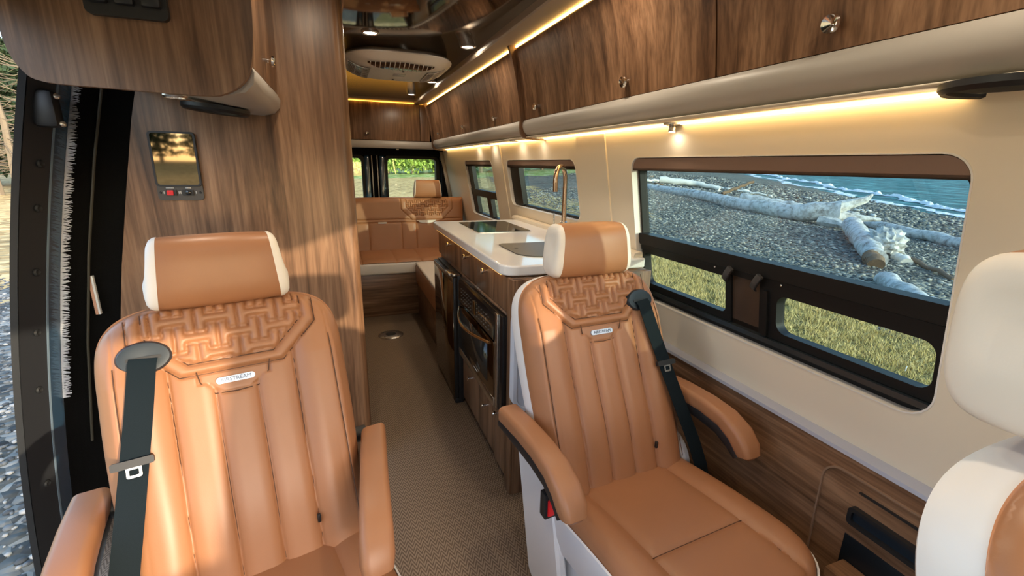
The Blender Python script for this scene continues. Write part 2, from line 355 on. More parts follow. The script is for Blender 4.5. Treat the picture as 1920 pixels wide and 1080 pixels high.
def blades(name, n, xr, yr, hr, label):
    x = np.random.uniform(*xr, n); y = np.random.uniform(*yr, n)
    cl = (x < 7.4 - .05 * y) & (np.sin(x * 9) * np.sin(y * 8.3) + np.random.rand(n) * 1.6 > .2); x, y = x[cl], y[cl]; n = len(x); z = gz(x, y)
    h = np.random.uniform(*hr, n); a = np.random.uniform(0, 6.28, n); w = .006; lx = np.random.normal(0, .035, n); ly = np.random.normal(0, .035, n)
    V = np.stack([np.stack([x - w * np.cos(a), y - w * np.sin(a), z - .01], -1), np.stack([x + w * np.cos(a), y + w * np.sin(a), z - .01], -1), np.stack([x + lx, y + ly, z + h], -1)], 1).reshape(-1, 3)
    o = np_mesh(name, V, np.arange(3 * n).reshape(-1, 3), None, BLADE, np.random.choice([0, 1, 2], n, p=[.55, .35, .10])); props(o, label, 'grass', kind='stuff')
blades('dry_grass', 130000, (3.0, 7.2), (1.2, 10.5), (.02, .075), 'short yellow green dry grass between the van and the pebble beach')

def log_(name, pts, rad, m, label, extra=None, n=12):
    b = B(); P = []; Rr = []
    N_ = 14
    pts = [Vector(p) for p in pts]
    for i in range(N_ + 1):
        t = i / N_ * (len(pts) - 1); k = min(int(t), len(pts) - 2); f = t - k
        p = pts[k].lerp(pts[k + 1], f); p += Vector((0, 0, .03 * math.sin(i * 1.7))); P.append(p)
        r0, r1 = rad; Rr.append((r0 + (r1 - r0) * i / N_) * (1 + .08 * math.sin(i * 2.3)))
    b.tube(P, Rr, n)
    for q in (extra or []): b.tube(q[0], q[1], 7)
    o = b.done(name, m); props(o, label, 'log'); return o
def G(x, y, dz=0): return (x, y, float(gz(x, y)) + dz)

# driftwood: ground points found on the beach
log_('driftwood_log', [G(16.3, 26, .15), G(16.4, 19, .18), G(15.9, 14.5, .22), G(15.9, 12.3, .30), G(16.6, 11.2, .62)], (.17, .36), LOGM, 'longest silvery driftwood log with an upturned root end, lying parallel to the sea', [([G(16.2, 12.0, .4), G(16.7, 11.3, .75), G(17.3, 10.9, 1.1), G(17.6, 10.9, 1.3)], [.30, .22, .12, .04]), ([G(16.3, 11.8, .5), G(17.0, 11.5, .85), G(18.0, 11.4, .95)], [.22, .13, .05]), ([G(16.3, 11.8, .3), G(16.9, 10.9, .45), G(17.5, 10.4, .5)], [.24, .15, .06]), ([G(16.2, 11.6, .2), G(16.3, 11.0, .2), G(16.1, 10.5, .12)], [.24, .15, .05]), ([G(16.4, 11.9, .3), G(17.1, 12.0, .5), G(17.9, 12.2, .4)], [.2, .12, .05])])
log_('driftwood_log', [G(15.6, 10.1, .28), G(13.2, 8.2, .26), G(10.9, 6.4, .12)], (.27, .22), LOGM, 'stout pale log pointing at the van beside a gnarled root ball')
b = B(); r_ = bmesh.ops.create_icosphere(b.bm, subdivisions=4, radius=.40); c_ = Vector(G(12.75, 7.35, .30))
for v in r_['verts']:
    n_ = v.co.normalized(); v.co = c_ + n_ * .40 * (1 + .14 * math.sin(n_.x * 13) * math.sin(n_.y * 11 + 1) + .10 * math.sin(n_.z * 17 + n_.x * 5))
props(b.done('root_ball', LOGM), 'gnarled whitish root ball resting on the pebbles beside the stout log', 'driftwood')
log_('driftwood_log', [G(19.4, 12.6, .16), G(18.6, 10.6, .16), G(18.0, 8.7, .15), G(17.2, 7.0, .14)], (.16, .20), LOGM, 'smooth grey log nearer the sea running off behind the window right edge')
log_('driftwood_log', [G(17.6, 11.7, .10), G(16.8, 10.4, .10), G(15.9, 8.8, .08)], (.13, .07), LOGM, 'thin grey branch log curving between the longest log and the right edge log')
log_('driftwood_log', [G(13.9, 8.1, .07), G(12.8, 6.8, .08), G(11.4, 5.2, .06)], (.06, .045), LOGD, 'thin dark stick log on the pebbles right of the root ball')
log_('driftwood_log', [G(12.9, 7.3, .05), G(12.2, 6.5, .05)], (.10, .12), LOGW, 'short white split log beside the thin dark stick')
log_('driftwood_log', [G(9.4, 5.3, .05), G(8.2, 4.0, .08), G(7.5, 3.1, .10)], (.16, .17), LOGM, 'nearest half buried grey log at the grass edge by the crossbar')
log_('driftwood_log', [G(10.9, 6.5, .10), G(10.45, 6.1, .10)], (.17, .15), LOGD, 'broken reddish brown log stump at the end of the stout log')
log_('driftwood_log', [G(20.4, 20.6, .06), G(22.4, 20.4, .9)], (.10, .08), LOGD, 'brown plank leaning up at an angle behind the longest log')
log_('driftwood_log', [G(19.8, 18.6, .12), G(20.6, 15.8, .16)], (.26, .2), LOGM, 'rounded beige log behind the longest log, beside the leaning plank')
log_('driftwood_log', [G(21.5, 17.0, .05), G(22.5, 14.6, .05)], (.10, .10), LOGW, 'bright white board lying behind the upturned root')
log_('driftwood_log', [G(21.0, 27.0, .2), G(22.8, 25.5, .25), G(23.5, 24, .1)], (.25, .12), LOGW, 'white bleached log pile piece furthest up the beach')
log_('driftwood_log', [G(18.6, 27.2, .06), G(20.6, 26.6, .2)], (.09, .09), LOGW, 'short white log standing out left of the bleached pile')
log_('driftwood_log', [G(24.5, 25.5, .06), G(26, 22.5, .05)], (.09, .06), LOGW, 'thin white pole lying near the surf on the upper left of the beach')
log_('driftwood_log', [G(17.9, 14.2, .1), G(18.4, 11.9, .12)], (.12, .14), LOGD, 'brown log half hidden behind the longest log near its root')
props(B().tube([G(5.35, 2.62, .05), G(5.1, 2.50, .09)], [.006, .004], 6).done('white_stick', LOGW), 'small white stick lying in the dry grass', 'stick')
for i in range(46):
    x, y = random.uniform(17, 30), random.uniform(14, 36); a = random.uniform(0, 3); l_ = random.uniform(.15, .6); m_ = random.choice([LOGW, LOGD, LOGM])
    o = B().tube([G(x, y, .05), G(x + l_ * math.cos(a), y + l_ * math.sin(a), .08)], random.uniform(.03, .08), 6).done('driftwood_piece', m_); props(o, 'small piece of driftwood scattered on the upper beach', 'driftwood', 'scattered driftwood pieces')

# ------------------------------------------------------------ trees
def leafcloud(name, n, rad, zc, m, parent, size=.12, cone=False):
    u = np.random.normal(size=(n, 3)); u /= np.linalg.norm(u, axis=1)[:, None]; rr = np.random.rand(n) ** .45
    lump = 1 + .22 * np.sin(u[:, 0] * 5 + 1) * np.sin(u[:, 1] * 6) + .15 * np.sin(u[:, 2] * 9)
    P = u * (rr * lump)[:, None] * np.array(rad); P[:, 2] += zc
    if cone:
        t = np.random.rand(n) ** .7; a = np.random.uniform(0, 6.28, n); w = rad[0] * (1 - t) * (.35 + .65 * np.abs(np.sin(t * 34))) * np.random.rand(n) ** .4
        P = np.stack([w * np.cos(a), w * np.sin(a), zc - rad[2] + 2 * rad[2] * t], -1)
    a = np.random.normal(size=(n, 3)); a /= np.linalg.norm(a, axis=1)[:, None]; b = np.cross(a, np.random.normal(size=(n, 3))); b /= np.linalg.norm(b, axis=1)[:, None]
    s = size * np.random.uniform(.6, 1.4, n)[:, None]
    V = np.stack([P - a * s, P + b * s * .5, P + a * s, P - b * s * .5], 1).reshape(-1, 3)
    return np_mesh(name, V, np.arange(4 * n).reshape(-1, 4), parent, (m,))
def make_tree(name, label, kind):
    r = thing(name, label, 'tree')
    if kind == 'conifer': leafcloud('foliage', 5200, (2.3, 2.3, 4.6), 5.2, LEAFD, r, .22, True); B().tube([(0, 0, -.5), (0, 0, 5), (0, 0, 9.6)], [.22, .14, .03], 8).done('trunk', BARK, r)
    if kind == 'bush': leafcloud('foliage', 4200, (2.6, 2.6, 2.4), 2.3, LEAFB, r, .16); B().tube([(0, 0, -.3), (.1, 0, 1.5), (0, .1, 3)], [.12, .08, .03], 6).done('trunk', BARK, r)
    if kind == 'dark': leafcloud('foliage', 4800, (3.2, 3.2, 3.6), 4.0, LEAFM, r, .2); B().tube([(0, 0, -.3), (.1, 0, 3), (0, .1, 6)], [.22, .15, .05], 6).done('trunk', BARK, r)
    if kind == 'bare':
        b = B(); b.tube([(0, 0, -.3), (.15, 0, 3), (0, .2, 7)], [.16, .11, .03], 7); b.done('trunk', BARE, r)
        b = B()
        for k in range(90):
            z = random.uniform(.6, 6.5); a = random.uniform(0, 6.28); l = random.uniform(.8, 2.4); p0 = Vector((.05, .1, z)); d = Vector((math.cos(a), math.sin(a), random.uniform(-.5, .3)))
            p1 = p0 + d * l * .5; p2 = p1 + (d + Vector((random.uniform(-.5, .5), random.uniform(-.5, .5), random.uniform(-.4, .4)))) * l * .5; b.tube([p0, p1, p2], [.022, .014, .005], 4, cap=False)
        b.done('branches', BARE, r)
    return r
def dup(root, loc, rz=0, label=None, group=None, scale=None):
    r = root.copy(); COL.objects.link(r); r.location = loc; r.rotation_euler = (0, 0, rz)
    if label: r['label'] = label
    if group: r['group'] = group
    if scale: r.scale = scale
    for ch in list(root.children):
        c = ch.copy(); COL.objects.link(c); c.parent = r
        for g in list(ch.children):
            d = g.copy(); COL.objects.link(d); d.parent = c
    return r
TL = {'conifer': 'dark green conifer in the forest edge outdoors', 'bush': 'bright green leafy shrub beyond the meadow behind the rear windows', 'dark': 'dense green broadleaf tree by the shore, seen through the galley side windows', 'bare': 'bare grey branched tree outside the open sliding door'}
TG = {'conifer': 'forest edge conifers', 'bush': 'bright shrubs behind the van', 'dark': 'trees along the shore', 'bare': 'bare trees at the field edge'}
spots = {'conifer': [], 'bush': [], 'dark': [], 'bare': []}
for i in range(12): spots['conifer'].append((-22 + 1.5 * i, 33 + random.uniform(-2, 2)))
for i in range(14): spots['conifer'].append((-36 + 2.7 * i, -47 + random.uniform(-2, 2)))
for i in range(17): t = i / 16; spots['conifer'].append((-36 + 9 * t + random.uniform(-2, 2), -36 + 90 * t))
for i in range(12): spots['conifer'].append((-26 + 4.2 * i + random.uniform(-1, 1), 66 + random.uniform(-3, 3)))
for i in range(9): spots['bush'].append((-5 + 2.5 * i, 53 + random.uniform(-2, 2)))
for i in range(8): spots['dark'].append((11.5 + 3.0 * i, 49 + .9 * i + random.uniform(-1, 1)))
for i in range(6): spots['bare'].append((-15.5 + 1.3 * i + random.uniform(-.5, .5), 26 + random.uniform(-1, 1)))

for k, L_ in spots.items():
    proto = None
    for (x, y) in L_:
        s = random.uniform(.8, 1.25); loc = G(x, y)
        nm = {'conifer': 'conifer_tree', 'bush': 'leafy_shrub', 'dark': 'broadleaf_tree', 'bare': 'bare_tree'}[k]
        if proto is None:
            proto = make_tree(nm, TL[k], k); proto['group'] = TG[k]; proto.location = loc; proto.scale = (s, s, s)
        else: dup(proto, loc, random.uniform(0, 6), scale=(s, s, s))

# ------------------------------------------------------------ van shell
def plate_with_holes(name, outer, holes, fn, d0, d1, m, reveal=True):
    """flat panel (outer loop minus hole loops), d0 visible side, d1 back side"""
    bm = bmesh.new(); loops = [outer] + holes; all_e = []
    lv = []
    for lp in loops:
        vs = [bm.verts.new(fn(p, q, d0)) for p, q in lp]; lv.append(vs)
        for i in range(len(vs)): all_e.append(bm.edges.new((vs[i], vs[(i + 1) % len(vs)])))
    bmesh.ops.triangle_fill(bm, edges=all_e, use_beauty=True, use_dissolve=False)
    back = {}
    faces = list(bm.faces)
    for lp, vs in zip(loops, lv):
        for (p, q), v in zip(lp, vs): back[v] = bm.verts.new(fn(p, q, d1))
    for f in faces: bm.faces.new([back[v] for v in f.verts][::-1])
    for vs in lv:
        for i in range(len(vs)):
            a, c = vs[i], vs[(i + 1) % len(vs)]; bm.faces.new((a, c, back[c], back[a]))
    bmesh.ops.recalc_face_normals(bm, faces=bm.faces)
    me = bpy.data.meshes.new(name); bm.to_mesh(me); bm.free(); return link(name, me, None, m)
struct(B().box(-1.0, -1.5, -.06, 1.24, 5.3, 0).done('floor', FLOOR))
struct(B().box(-.9, -.62, 1.90, 1.2, 5.3, 1.96).done('ceiling', CEIL))
struct(B().box(-.95, -.66, 1.30, 1.15, -.56, 1.96, .02).done('trim_1', GREYL))        # unseen header over the windscreen, hung low to keep sun off the left seat
W1 = rrect(.505, .768, 1.565, 1.335, (.05, .05, .07, .06)); W2 = rrect(2.03, 1.03, 3.03, 1.33, .05); W3 = rrect(3.36, .86, 4.16, 1.33, .05)
DW = rrect(-.62, 1.02, .28, 1.60, .05)
WR = plate_with_holes('wall_right', [(-1.5, -.02), (5.25, -.02), (5.25, 1.92), (-.60, 1.92), (-1.5, 1.0)], [W1, W2, W3, DW], WP, 0, .07, LINER); struct(WR)
# left side: closed behind the pantry, low and high parts around the sliding door opening, cab part with its window
XL = lambda z: -.735 - .2709 * (1.48 - z) + .0652 * (1.48 - z) ** 2
WPL = lambda y, z, d: Vector((XL(z) - d, y, z))
struct(plate_with_holes('wall_left', [(1.93, -.02), (5.25, -.02)] + [(5.25, .2 * k) for k in range(1, 10)] + [(5.25, 1.92), (1.93, 1.92)] + [(1.93, .2 * k) for k in range(9, 0, -1)], [], WPL, 0, .05, LINER))
struct(plate_with_holes('wall_left_cab', [(-1.5, -.02), (.12, -.02), (.12, 1.92), (-.60, 1.92), (-1.5, 1.0)], [rrect(-.62, 1.0, -.02, 1.58, .05)], WPL, 0, .05, LINER))
struct(B().box(-.72, .10, 1.62, -.66, 1.80, 1.92).done('trim_2', FRAMEB))
struct(plate_with_holes('wall_rear', [(-1.0, -.02), (1.22, -.02), (1.22, 1.92), (-1.0, 1.92)], [rrect(-.33, .62, .235, 1.355, .05), rrect(.465, .62, 1.01, 1.355, .05)], XZ, 5.12, 5.2, CARPET))
struct(B().prism([(-1.5, 0), (-.95, 0), (-.95, .82), (-1.5, .98)], YZ, -.95, 1.2).done('wall_front', BLACK))
for i, (a, b_) in enumerate(((-.33, .235), (.465, 1.01))):
    w = B().ring(rrect(a - .02, .60, b_ + .02, 1.375, .06), rrect(a + .015, .635, b_ - .015, 1.34, .04), XZ, 5.10, 5.20).done('window_%d' % (4 + i), FRAMEB); struct(w)
    B().prism(rrect(a, .62, b_, 1.355, .05), XZ, 5.15, 5.154).done('pane', GL2, w)
# rear door inner posts
for nm, x0, x1, m in (('trim_3', .245, .30, PAINT), ('trim_4', .395, .455, PAINT)):
    struct(B().box(x0, 5.085, .5, x1, 5.12, 1.37, .01).done(nm, m))
for nm, x0 in (('trim_5', .318), ('trim_6', .372)):
    struct(B().box(x0, 5.09, .5, x0 + .010, 5.115, 1.37, .002).done(nm, GREYL))
struct(B().box(-.7, 5.02, 1.37, 1.12, 5.14, 1.47, .02).done('trim_7', CARPET))
struct(B().box(1.035, 5.0, .5, 1.16, 5.13, 1.5, .02).done('trim_8', CARPET))
struct(B().prism([(5.1, .9), (4.97, .9), (5.0, 1.42), (5.1, 1.42)], lambda p, q, d: Vector((XW(q) + d, p, q)), -.035, 0).done('trim_9', GREYL))
# wall seams and pillar covers
for i, (y0, y1) in enumerate(((1.735, 1.985), (3.10, 3.30))):
    struct(B().prism(rrect(y0, .62, y1, 1.432, .004, 2), WP, -.007, .002).done('trim_%d' % (10 + i), LINER))
# window 1, the long side window by the front seats
def frame_rr(outer_r, t, r1, r2):
    y0, z0, y1, z1 = outer_r
    return rrect(y0, z0, y1, z1, r1), rrect(y0 + t[0], z0 + t[1], y1 - t[2], z1 - t[3], r2)
def prismW(name, poly, a, b, m, parent, bev=0): return B().prism(poly, WP, a, b).done(name, m, parent)
w1 = B().ring(rrect(.505, .768, 1.565, 1.335, (.05, .05, .07, .06)), rrect(.520, .822, 1.553, 1.300, (.03, .03, .05, .05)), WP, .030, .062).done('window_1', FRAMEB); struct(w1)
B().ring(rrect(.503, .766, 1.567, 1.337, (.05, .05, .07, .06)), rrect(.506, .769, 1.564, 1.334, (.049, .049, .069, .058)), WP, -.0015, .031).done('gasket', WHITEP, w1)
prismW('pane', rrect(.512, 1.025, 1.557, 1.330, .01), .050, .053, GL1, w1)
prismW('pane', rrect(1.10, .815, 1.557, .985, .01), .046, .049, GL1, w1)
prismW('pane', rrect(.512, .815, .93, .985, .01), .046, .049, GL1, w1)
B().prism(rrect(.512, .995, 1.560, 1.040, .008), WP, .012, .06).done('crossbar', FRAMEB, w1)
B().prism(rrect(.512, .972, 1.560, .992, .004), WP, .020, .06).done('crossbar_lip', FRAMEB, w1)
B().ring(rrect(1.085, .808, 1.558, .975, .01), rrect(1.108, .834, 1.545, .960, .02), WP, .022, .055).done('sash', FRAMEB, w1)
B().ring(rrect(.512, .808, .975, .975, .01), rrect(.525, .834, .915, .950, .03), WP, .022, .055).done('sash', FRAMEB, w1)
B().prism(rrect(.975, .80, 1.085, .985, .004), WP, .030, .055).done('mullion_panel', mat('brown_plastic', (.06, .035, .022), .35), w1)
B().prism(rrect(.940, .81, .957, .955, .004), WP, .012, .03).done('pull_grip', FRAMEB, w1)
B().prism(rrect(.520, .790, 1.55, .806, .003), WP, .010, .05).done('track', mat('track_metal', (.10, .13, .15), .25, metal=.8), w1)
for y in (1.075, .965):
    B().sweep([WP(y - .012, 1.0, -.002), WP(y, .98, -.006), WP(y + .016, .957, .0), WP(y + .020, .95, .01)], lambda i: rrect(-.006, -.010, .006, .010, .003, 2), normal=Vector((1, 0, 0))).done('latch', mat('latch_grey', (.05, .05, .052), .35), w1)
for y in (1.15, .90): B().lathe([(.0035, 0), (.0035, .002), (.001, .003)], WP(y, .983, .019), (-1, 0, 0), 8).done('screw', STEEL, w1)
def valance(w, y0, y1, z1, h, r):
    B().prism(rrect(y0, z1 - h, y1, z1, (r, r, .002, .002)), WP, .004, .028).done('shade_valance', SHADE, w)
valance(w1, .510, 1.560, 1.332, .038, .045)
# window 2
w2 = B().ring(rrect(2.03, 1.03, 3.03, 1.33, .05), rrect(2.045, 1.045, 3.0, 1.315, .04), WP, .03, .062).done('window_2', FRAMEB); struct(w2)
B().ring(rrect(2.028, 1.028, 3.032, 1.332, .05), rrect(2.031, 1.031, 3.029, 1.329, .049), WP, -.0015, .031).done('gasket', WHITEP, w2)
prismW('pane', rrect(2.035, 1.035, 3.025, 1.325, .01), .05, .053, GL1, w2)
prismW('side_frame', rrect(2.86, 1.035, 3.02, 1.325, .01), .02, .055, FRAMEB, w2)
valance(w2, 2.035, 3.025, 1.327, .03, .045)
# window 3
w3 = B().ring(rrect(3.36, .86, 4.16, 1.33, .05), rrect(3.375, .875, 4.10, 1.315, .04), WP, .03, .062).done('window_3', FRAMEB); struct(w3)
B().ring(rrect(3.358, .858, 4.162, 1.332, .05), rrect(3.361, .861, 4.159, 1.329, .049), WP, -.0015, .031).done('gasket', WHITEP, w3)
prismW('pane', rrect(3.365, .865, 4.155, 1.325, .01), .05, .053, GL1, w3)
prismW('side_frame', rrect(4.02, .87, 4.15, 1.325, .01), .02, .055, FRAMEB, w3)
prismW('crossbar', rrect(3.365, 1.03, 4.15, 1.085, .01), .015, .055, FRAMEB, w3)
prismW('mullion', rrect(3.60, .87, 3.70, 1.05, .01), .02, .055, FRAMEB, w3)
valance(w3, 3.365, 4.155, 1.327, .03, .045)
# lower wood lining, aluminium rail
pz = lambda y, z, d: Vector((1.20 + (.62 - z) * .02 + d, y, z))
def bullet(y0, z0, y1, z1, r): return rrect(y0, z0, y1, z1, r)
struct(plate_with_holes('wall_right_lower', [(-.6, .0), (1.50, .0), (1.50, .60), (-.6, .60)], [rrect(.36, .20, .612, .385, (.03, .03, .03, .03))], pz, -.030, -.012, WOODH))
pan = B().ring(rrect(-.20, .08, .695, .555, (.05, .06, .02, .02)), rrect(-.196, .084, .691, .551, (.048, .058, .02, .02)), pz, -.036, -.029).done('trim_12', mat('edge_line', (.26, .16, .10), .5)); struct(pan)
struct(B().prism(rrect(-.5, .515, .60, .521, .002, 2), pz, -.034, -.028).done('trim_13', BLACK))
struct(B().prism([(XW(.61) - .036, .597), (XW(.61) - .034, .607), (XW(.615) - .010, .614), (XW(.62) + .01, .614), (1.21, .597)], lambda p, q, d: Vector((p, d, q)), -.6, 1.48).done('trim_14', ALU))
slot = thing('recessed_tray', 'black oblong recessed tray slot in the walnut side panel by the window wall', 'tray', (1.17, .5, .43))
def addto(parent, b, name, m): 
    o = b.done(name, m, parent); o.matrix_parent_inverse = Matrix.Translation(-Vector(parent.location)); return o
addto(slot, B().ring(rrect(.395, .425, .61, .475, .012), rrect(.405, .435, .60, .465, .008), pz, -.045, -.028), 'rim', BLACK)
addto(slot, B().prism(rrect(.402, .432, .603, .468, .008), pz, -.036, -.030), 'dish', mat('navy_plastic', (.006, .014, .024), .4))
cup = thing('cup_niche', 'black rounded storage niche below the tray slot in the walnut side panel', 'storage niche', (1.19, .5, .2))
addto(cup, B().box(1.172, .36, .20, 1.19, .612, .385, .002), 'liner', mat('niche_dark', (.006, .010, .014), .3))
addto(cup, B().box(1.10, .37, .19, 1.172, .60, .315, .006), 'drop_shelf', WOODH)

# ------------------------------------------------------------ right overhead cabinets
def prof_door(z):  # X of the curved face at height z
    t = (1.872 - z) / (1.872 - 1.527); return .852 + .075 * (t ** .8) + .004 * math.sin(math.pi * t)
NZ = 10
def face_poly(z0, z1, th):
    zs = [z0 + (z1 - z0) * k / NZ for k in range(NZ + 1)]
    return [(prof_door(z), z) for z in zs] + [(prof_door(z) + th, z) for z in zs[::-1]]
def knob(c, axis, parent, r=.014):
    b = B().lathe([(.006, -.004), (.006, .010), (r * .8, .012), (r, .018), (r * .9, .024), (r * .15, .017), (.0, .017)], c, axis, 20); return b.done('knob', CHROME, parent)
seams = [-.30, .40, 1.01, 1.74, 2.345, 3.19, 3.94, 4.83]; knobs = [None, .70, 1.40, 2.15, 2.80, 3.57, 4.50]
ol = ['outermost overhead walnut cabinet above the driver seat, mostly out of frame', 'nearest overhead walnut cabinet in full view, door with large knob above the black speaker', 'overhead walnut cabinet above the long side window, second knob from the front', 'overhead walnut cabinet just in front of the curved wooden fin', 'overhead walnut cabinet just behind the curved wooden fin', 'overhead walnut cabinet above the galley far end, middle of the rear three', 'rearmost right overhead walnut cabinet, meeting the one across the back']
for i, (y0, y1) in enumerate(zip(seams, seams[1:])):
    c = thing('overhead_cabinet', ol[i], 'cabinet', (1.0, (y0 + y1) / 2, 1.53), 0)
    pi = Matrix.Translation(-Vector(c.location))
    def put(b, nm, m, par=c, inv=True):
        o = b.done(nm, m, par)
        if inv: o.matrix_parent_inverse = pi
        return o
    put(B().box(.952, y0 + .002, 1.53, .970, y1 - .002, 1.845), 'body', WOODV)
    d = put(B().prism(face_poly(1.527, 1.849, .018), lambda p, q, dd: Vector((p, dd, q)), y0 + .003, y1 - .003), 'door', WOODV)
    if knobs[i]:
        k = knob((prof_door(1.574), knobs[i], 1.574), (-1, 0, -.18), d, .018 if i < 3 else .015)
# rounded grey nose and underside
def nose(xf, sgn, y0, y1, nm, m, zt=1.525, depth=.14):
    P = [(xf, zt), (xf - sgn * .010, zt - .012), (xf - sgn * .012, zt - .030), (xf - sgn * .004, zt - .055), (xf + sgn * .012, zt - .072), (xf + sgn * .03, zt - .078), (xf + sgn * depth, zt - .082), (xf + sgn * depth, zt)]
    return B().prism(P, lambda p, q, d: Vector((p, d, q)), y0, y1).done(nm, m)
struct(nose(.926, 1, -.30, 4.83, 'trim_15', GREYL))
struct(B().box(.935, -.30, 1.4405, 1.045, 4.83, 1.4435).done('trim_16', LINER))
# cove between ceiling and doors with its light strip
struct(B().prism([(.866, 1.871), (.752, 1.866), (.746, 1.872), (.746, 1.901), (.90, 1.901), (.90, 1.871)], lambda p, q, d: Vector((p, d, q)), -.3, 4.95).done('trim_17', COVE))
def strip(nm, label, b, m=LEDW, g=None):
    o = b.done(nm, m); props(o, label, 'light', g); return o
strip('led_strip', 'warm light strip glowing along the top of the right overhead cabinet doors', B().box(.868, -.3, 1.862, .874, 4.82, 1.8705))
strip('led_strip', 'warm light strip glowing where the right overhead cabinets meet the window wall', B().box(1.040, -.3, 1.4345, 1.046, 4.8, 1.4400), mat('led_wall', (1, .7, .2), .5, emit=(1, .68, .27), es=11))
strip('led_strip', 'amber light strip glowing along the top of the rear overhead cabinet', B().box(-.55, 4.888, 1.868, .88, 4.897, 1.8745), LEDY)
strip('led_strip', 'thin warm light strip under the front edge of the white counter', B().box(.536, 1.56, .9025, .540, 2.78, .9055), mat('led_counter', (1, .7, .2), .5, emit=(1, .55, .14), es=2.6))
# fins
def fin(y, lab):
    P = [(.830, 1.900)] + [(prof_door(1.872 - .345 * k / 8) - .022, 1.872 - .345 * k / 8) for k in range(9)] + [(.902, 1.49), (.908, 1.46), (.925, 1.438), (.95, 1.430), (1.10 if y < 3 else 1.05, 1.427), (1.06, 1.437), (.955, 1.441), (.935, 1.455), (.93, 1.53), (.88, 1.90)]
    o = B().prism(P, lambda p, q, d: Vector((p, d, q)), y - .011, y + .011).done('cabinet_fin', WOODV); props(o, lab, 'divider', 'wooden fins on the overhead cabinets')
fin(2.345, 'curved walnut fin dividing the right overhead cabinets, above the faucet'); fin(4.83, 'curved walnut fin at the rear end of the right overhead cabinets')
# rear overhead cabinet
rc = thing('rear_overhead_cabinet', 'walnut overhead cabinet running across the back above the bench', 'cabinet', (.2, 4.95, 1.5)); pi2 = Matrix.Translation(-Vector(rc.location))
def putp(par, b, nm, m, sub=False):
    o = b.done(nm, m, par)
    if not sub: o.matrix_parent_inverse = Matrix.Translation(-Vector(par.location))
    return o
putp(rc, B().box(-.6, 4.93, 1.52, .90, 5.08, 1.88), 'body', WOODV)
d = putp(rc, B().box(-.25, 4.90, 1.515, .80, 4.925, 1.865, .003), 'door', WOODV); knob((.285, 4.899, 1.575), (0, -1, 0), d, .016)
putp(rc, B().box(.805, 4.90, 1.515, .90, 4.925, 1.865, .002), 'filler_panel', WOODV)
struct(B().prism([(4.90, 1.51), (4.885, 1.49), (4.885, 1.46), (4.90, 1.44), (4.93, 1.437), (5.05, 1.45), (5.05, 1.51)], YZ, -.6, 1.04).done('trim_18', GREYL))
struct(B().prism([(4.90, 1.876), (4.83, 1.889), (4.81, 1.901), (4.93, 1.901), (4.93, 1.876)], YZ, -.6, .86).done('trim_19', COVE))
B_ = B().box(.56, 4.93, 1.425, .585, 4.96, 1.445, .003); o = B_.done('cabinet_catch', WHITEP); props(o, 'tiny pale catch under the rear overhead cabinet', 'catch')

# lamps
def area(c, e, r=.035, aim=(0, 0, -1), col=(1, .83, .62)):
    l = bpy.data.lights.new('lamp_light', 'AREA'); l.shape = 'DISK'; l.size = r * 2; l.energy = e * LAMP; l.color = col
    o = bpy.data.objects.new('lamp_light', l); COL.objects.link(o); o.location = c; o.rotation_euler = (-Vector(aim)).to_track_quat('Z', 'Y').to_euler(); return o
def downlight(x, y, z, label, e, r=.042, group=None):
    t = thing('downlight', label, 'light', (x, y, z), 0, group)
    B().lathe([(r, .003), (r, -.004), (r * .82, -.008), (r * .74, -.004), (r * .72, .003)], (0, 0, 0), (0, 0, 1), 28).done('bezel', STEEL, t)
    B().lathe([(r * .70, .002), (r * .70, -.003), (r * .3, -.004)], (0, 0, 0), (0, 0, 1), 20).done('lens', LENS, t)
    l = area((0, 0, -.012), e, r * .7); l.parent = t
    return t
CE = 1.3
downlight(.187, 2.50, 1.90, 'round ceiling downlight left of the air conditioner, beside the pantry wall', CE)
downlight(.686, 2.57, 1.90, 'round ceiling downlight near the right cove, in front of the air conditioner', CE)
downlight(.712, 3.73, 1.90, 'round ceiling downlight just right of the air conditioner rear edge', CE)
downlight(.66, 4.45, 1.90, 'rearmost round ceiling downlight, near the amber light strip', CE)
for x, y, s in ((.68, 1.35, 'right'), (-.02, 1.35, 'left'), (.68, .3, 'right front'), (-.12, .3, 'left front')): downlight(x, y, 1.90, 'round ceiling downlight over the front seats, %s of the aisle' % s, CE * 1.4)
for x, y, lb in ((1.0, 2.36, 'round lamp under the overhead cabinets beside the fin end'), (1.0, 2.68, 'round lamp under the overhead cabinets just behind the wooden fin'), (1.0, 3.20, 'round lamp under the overhead cabinets above the middle side window, with swivel head'), (1.0, 3.62, 'rearmost round lamp under the right overhead cabinets')):
    downlight(x, y, 1.441, lb, .06, .030)
t = thing('reading_light', 'small chrome swivel reading light under the cabinet above the long window', 'light', (1.03, 1.288, 1.44))
B().lathe([(.030, 0), (.030, -.005), (.02, -.008)], (0, 0, 0), (0, 0, 1), 24).done('base_plate', STEEL, t)
B().lathe([(.010, -.008), (.012, -.012), (.013, -.024), (.011, -.027)], (0, 0, 0), (0, 0, 1), 20).done('head', STEEL, t)
B().lathe([(.009, -.0265), (.009, -.0285)], (0, 0, 0), (0, 0, 1), 16).done('lens', LENS, t)
l = area((0, 0, -.032), .05, .01); l.parent = t
def speaker(x, y, z, rx, label):
    t = thing('ceiling_speaker', label, 'speaker', (x, y, z))
    B().lathe([(rx, .004), (rx, -.006), (rx * .93, -.013), (rx * .86, -.010), (rx * .84, .0)], (0, 0, 0), (0, 0, 1), 36).done('rim', BLACK, t)
    B().lathe([(rx * .84, -.004), (rx * .5, -.007), (rx * .1, -.008)], (0, 0, 0), (0, 0, 1), 32).done('grille', mat('speaker_cloth', (.01, .01, .01), .8), t); return t
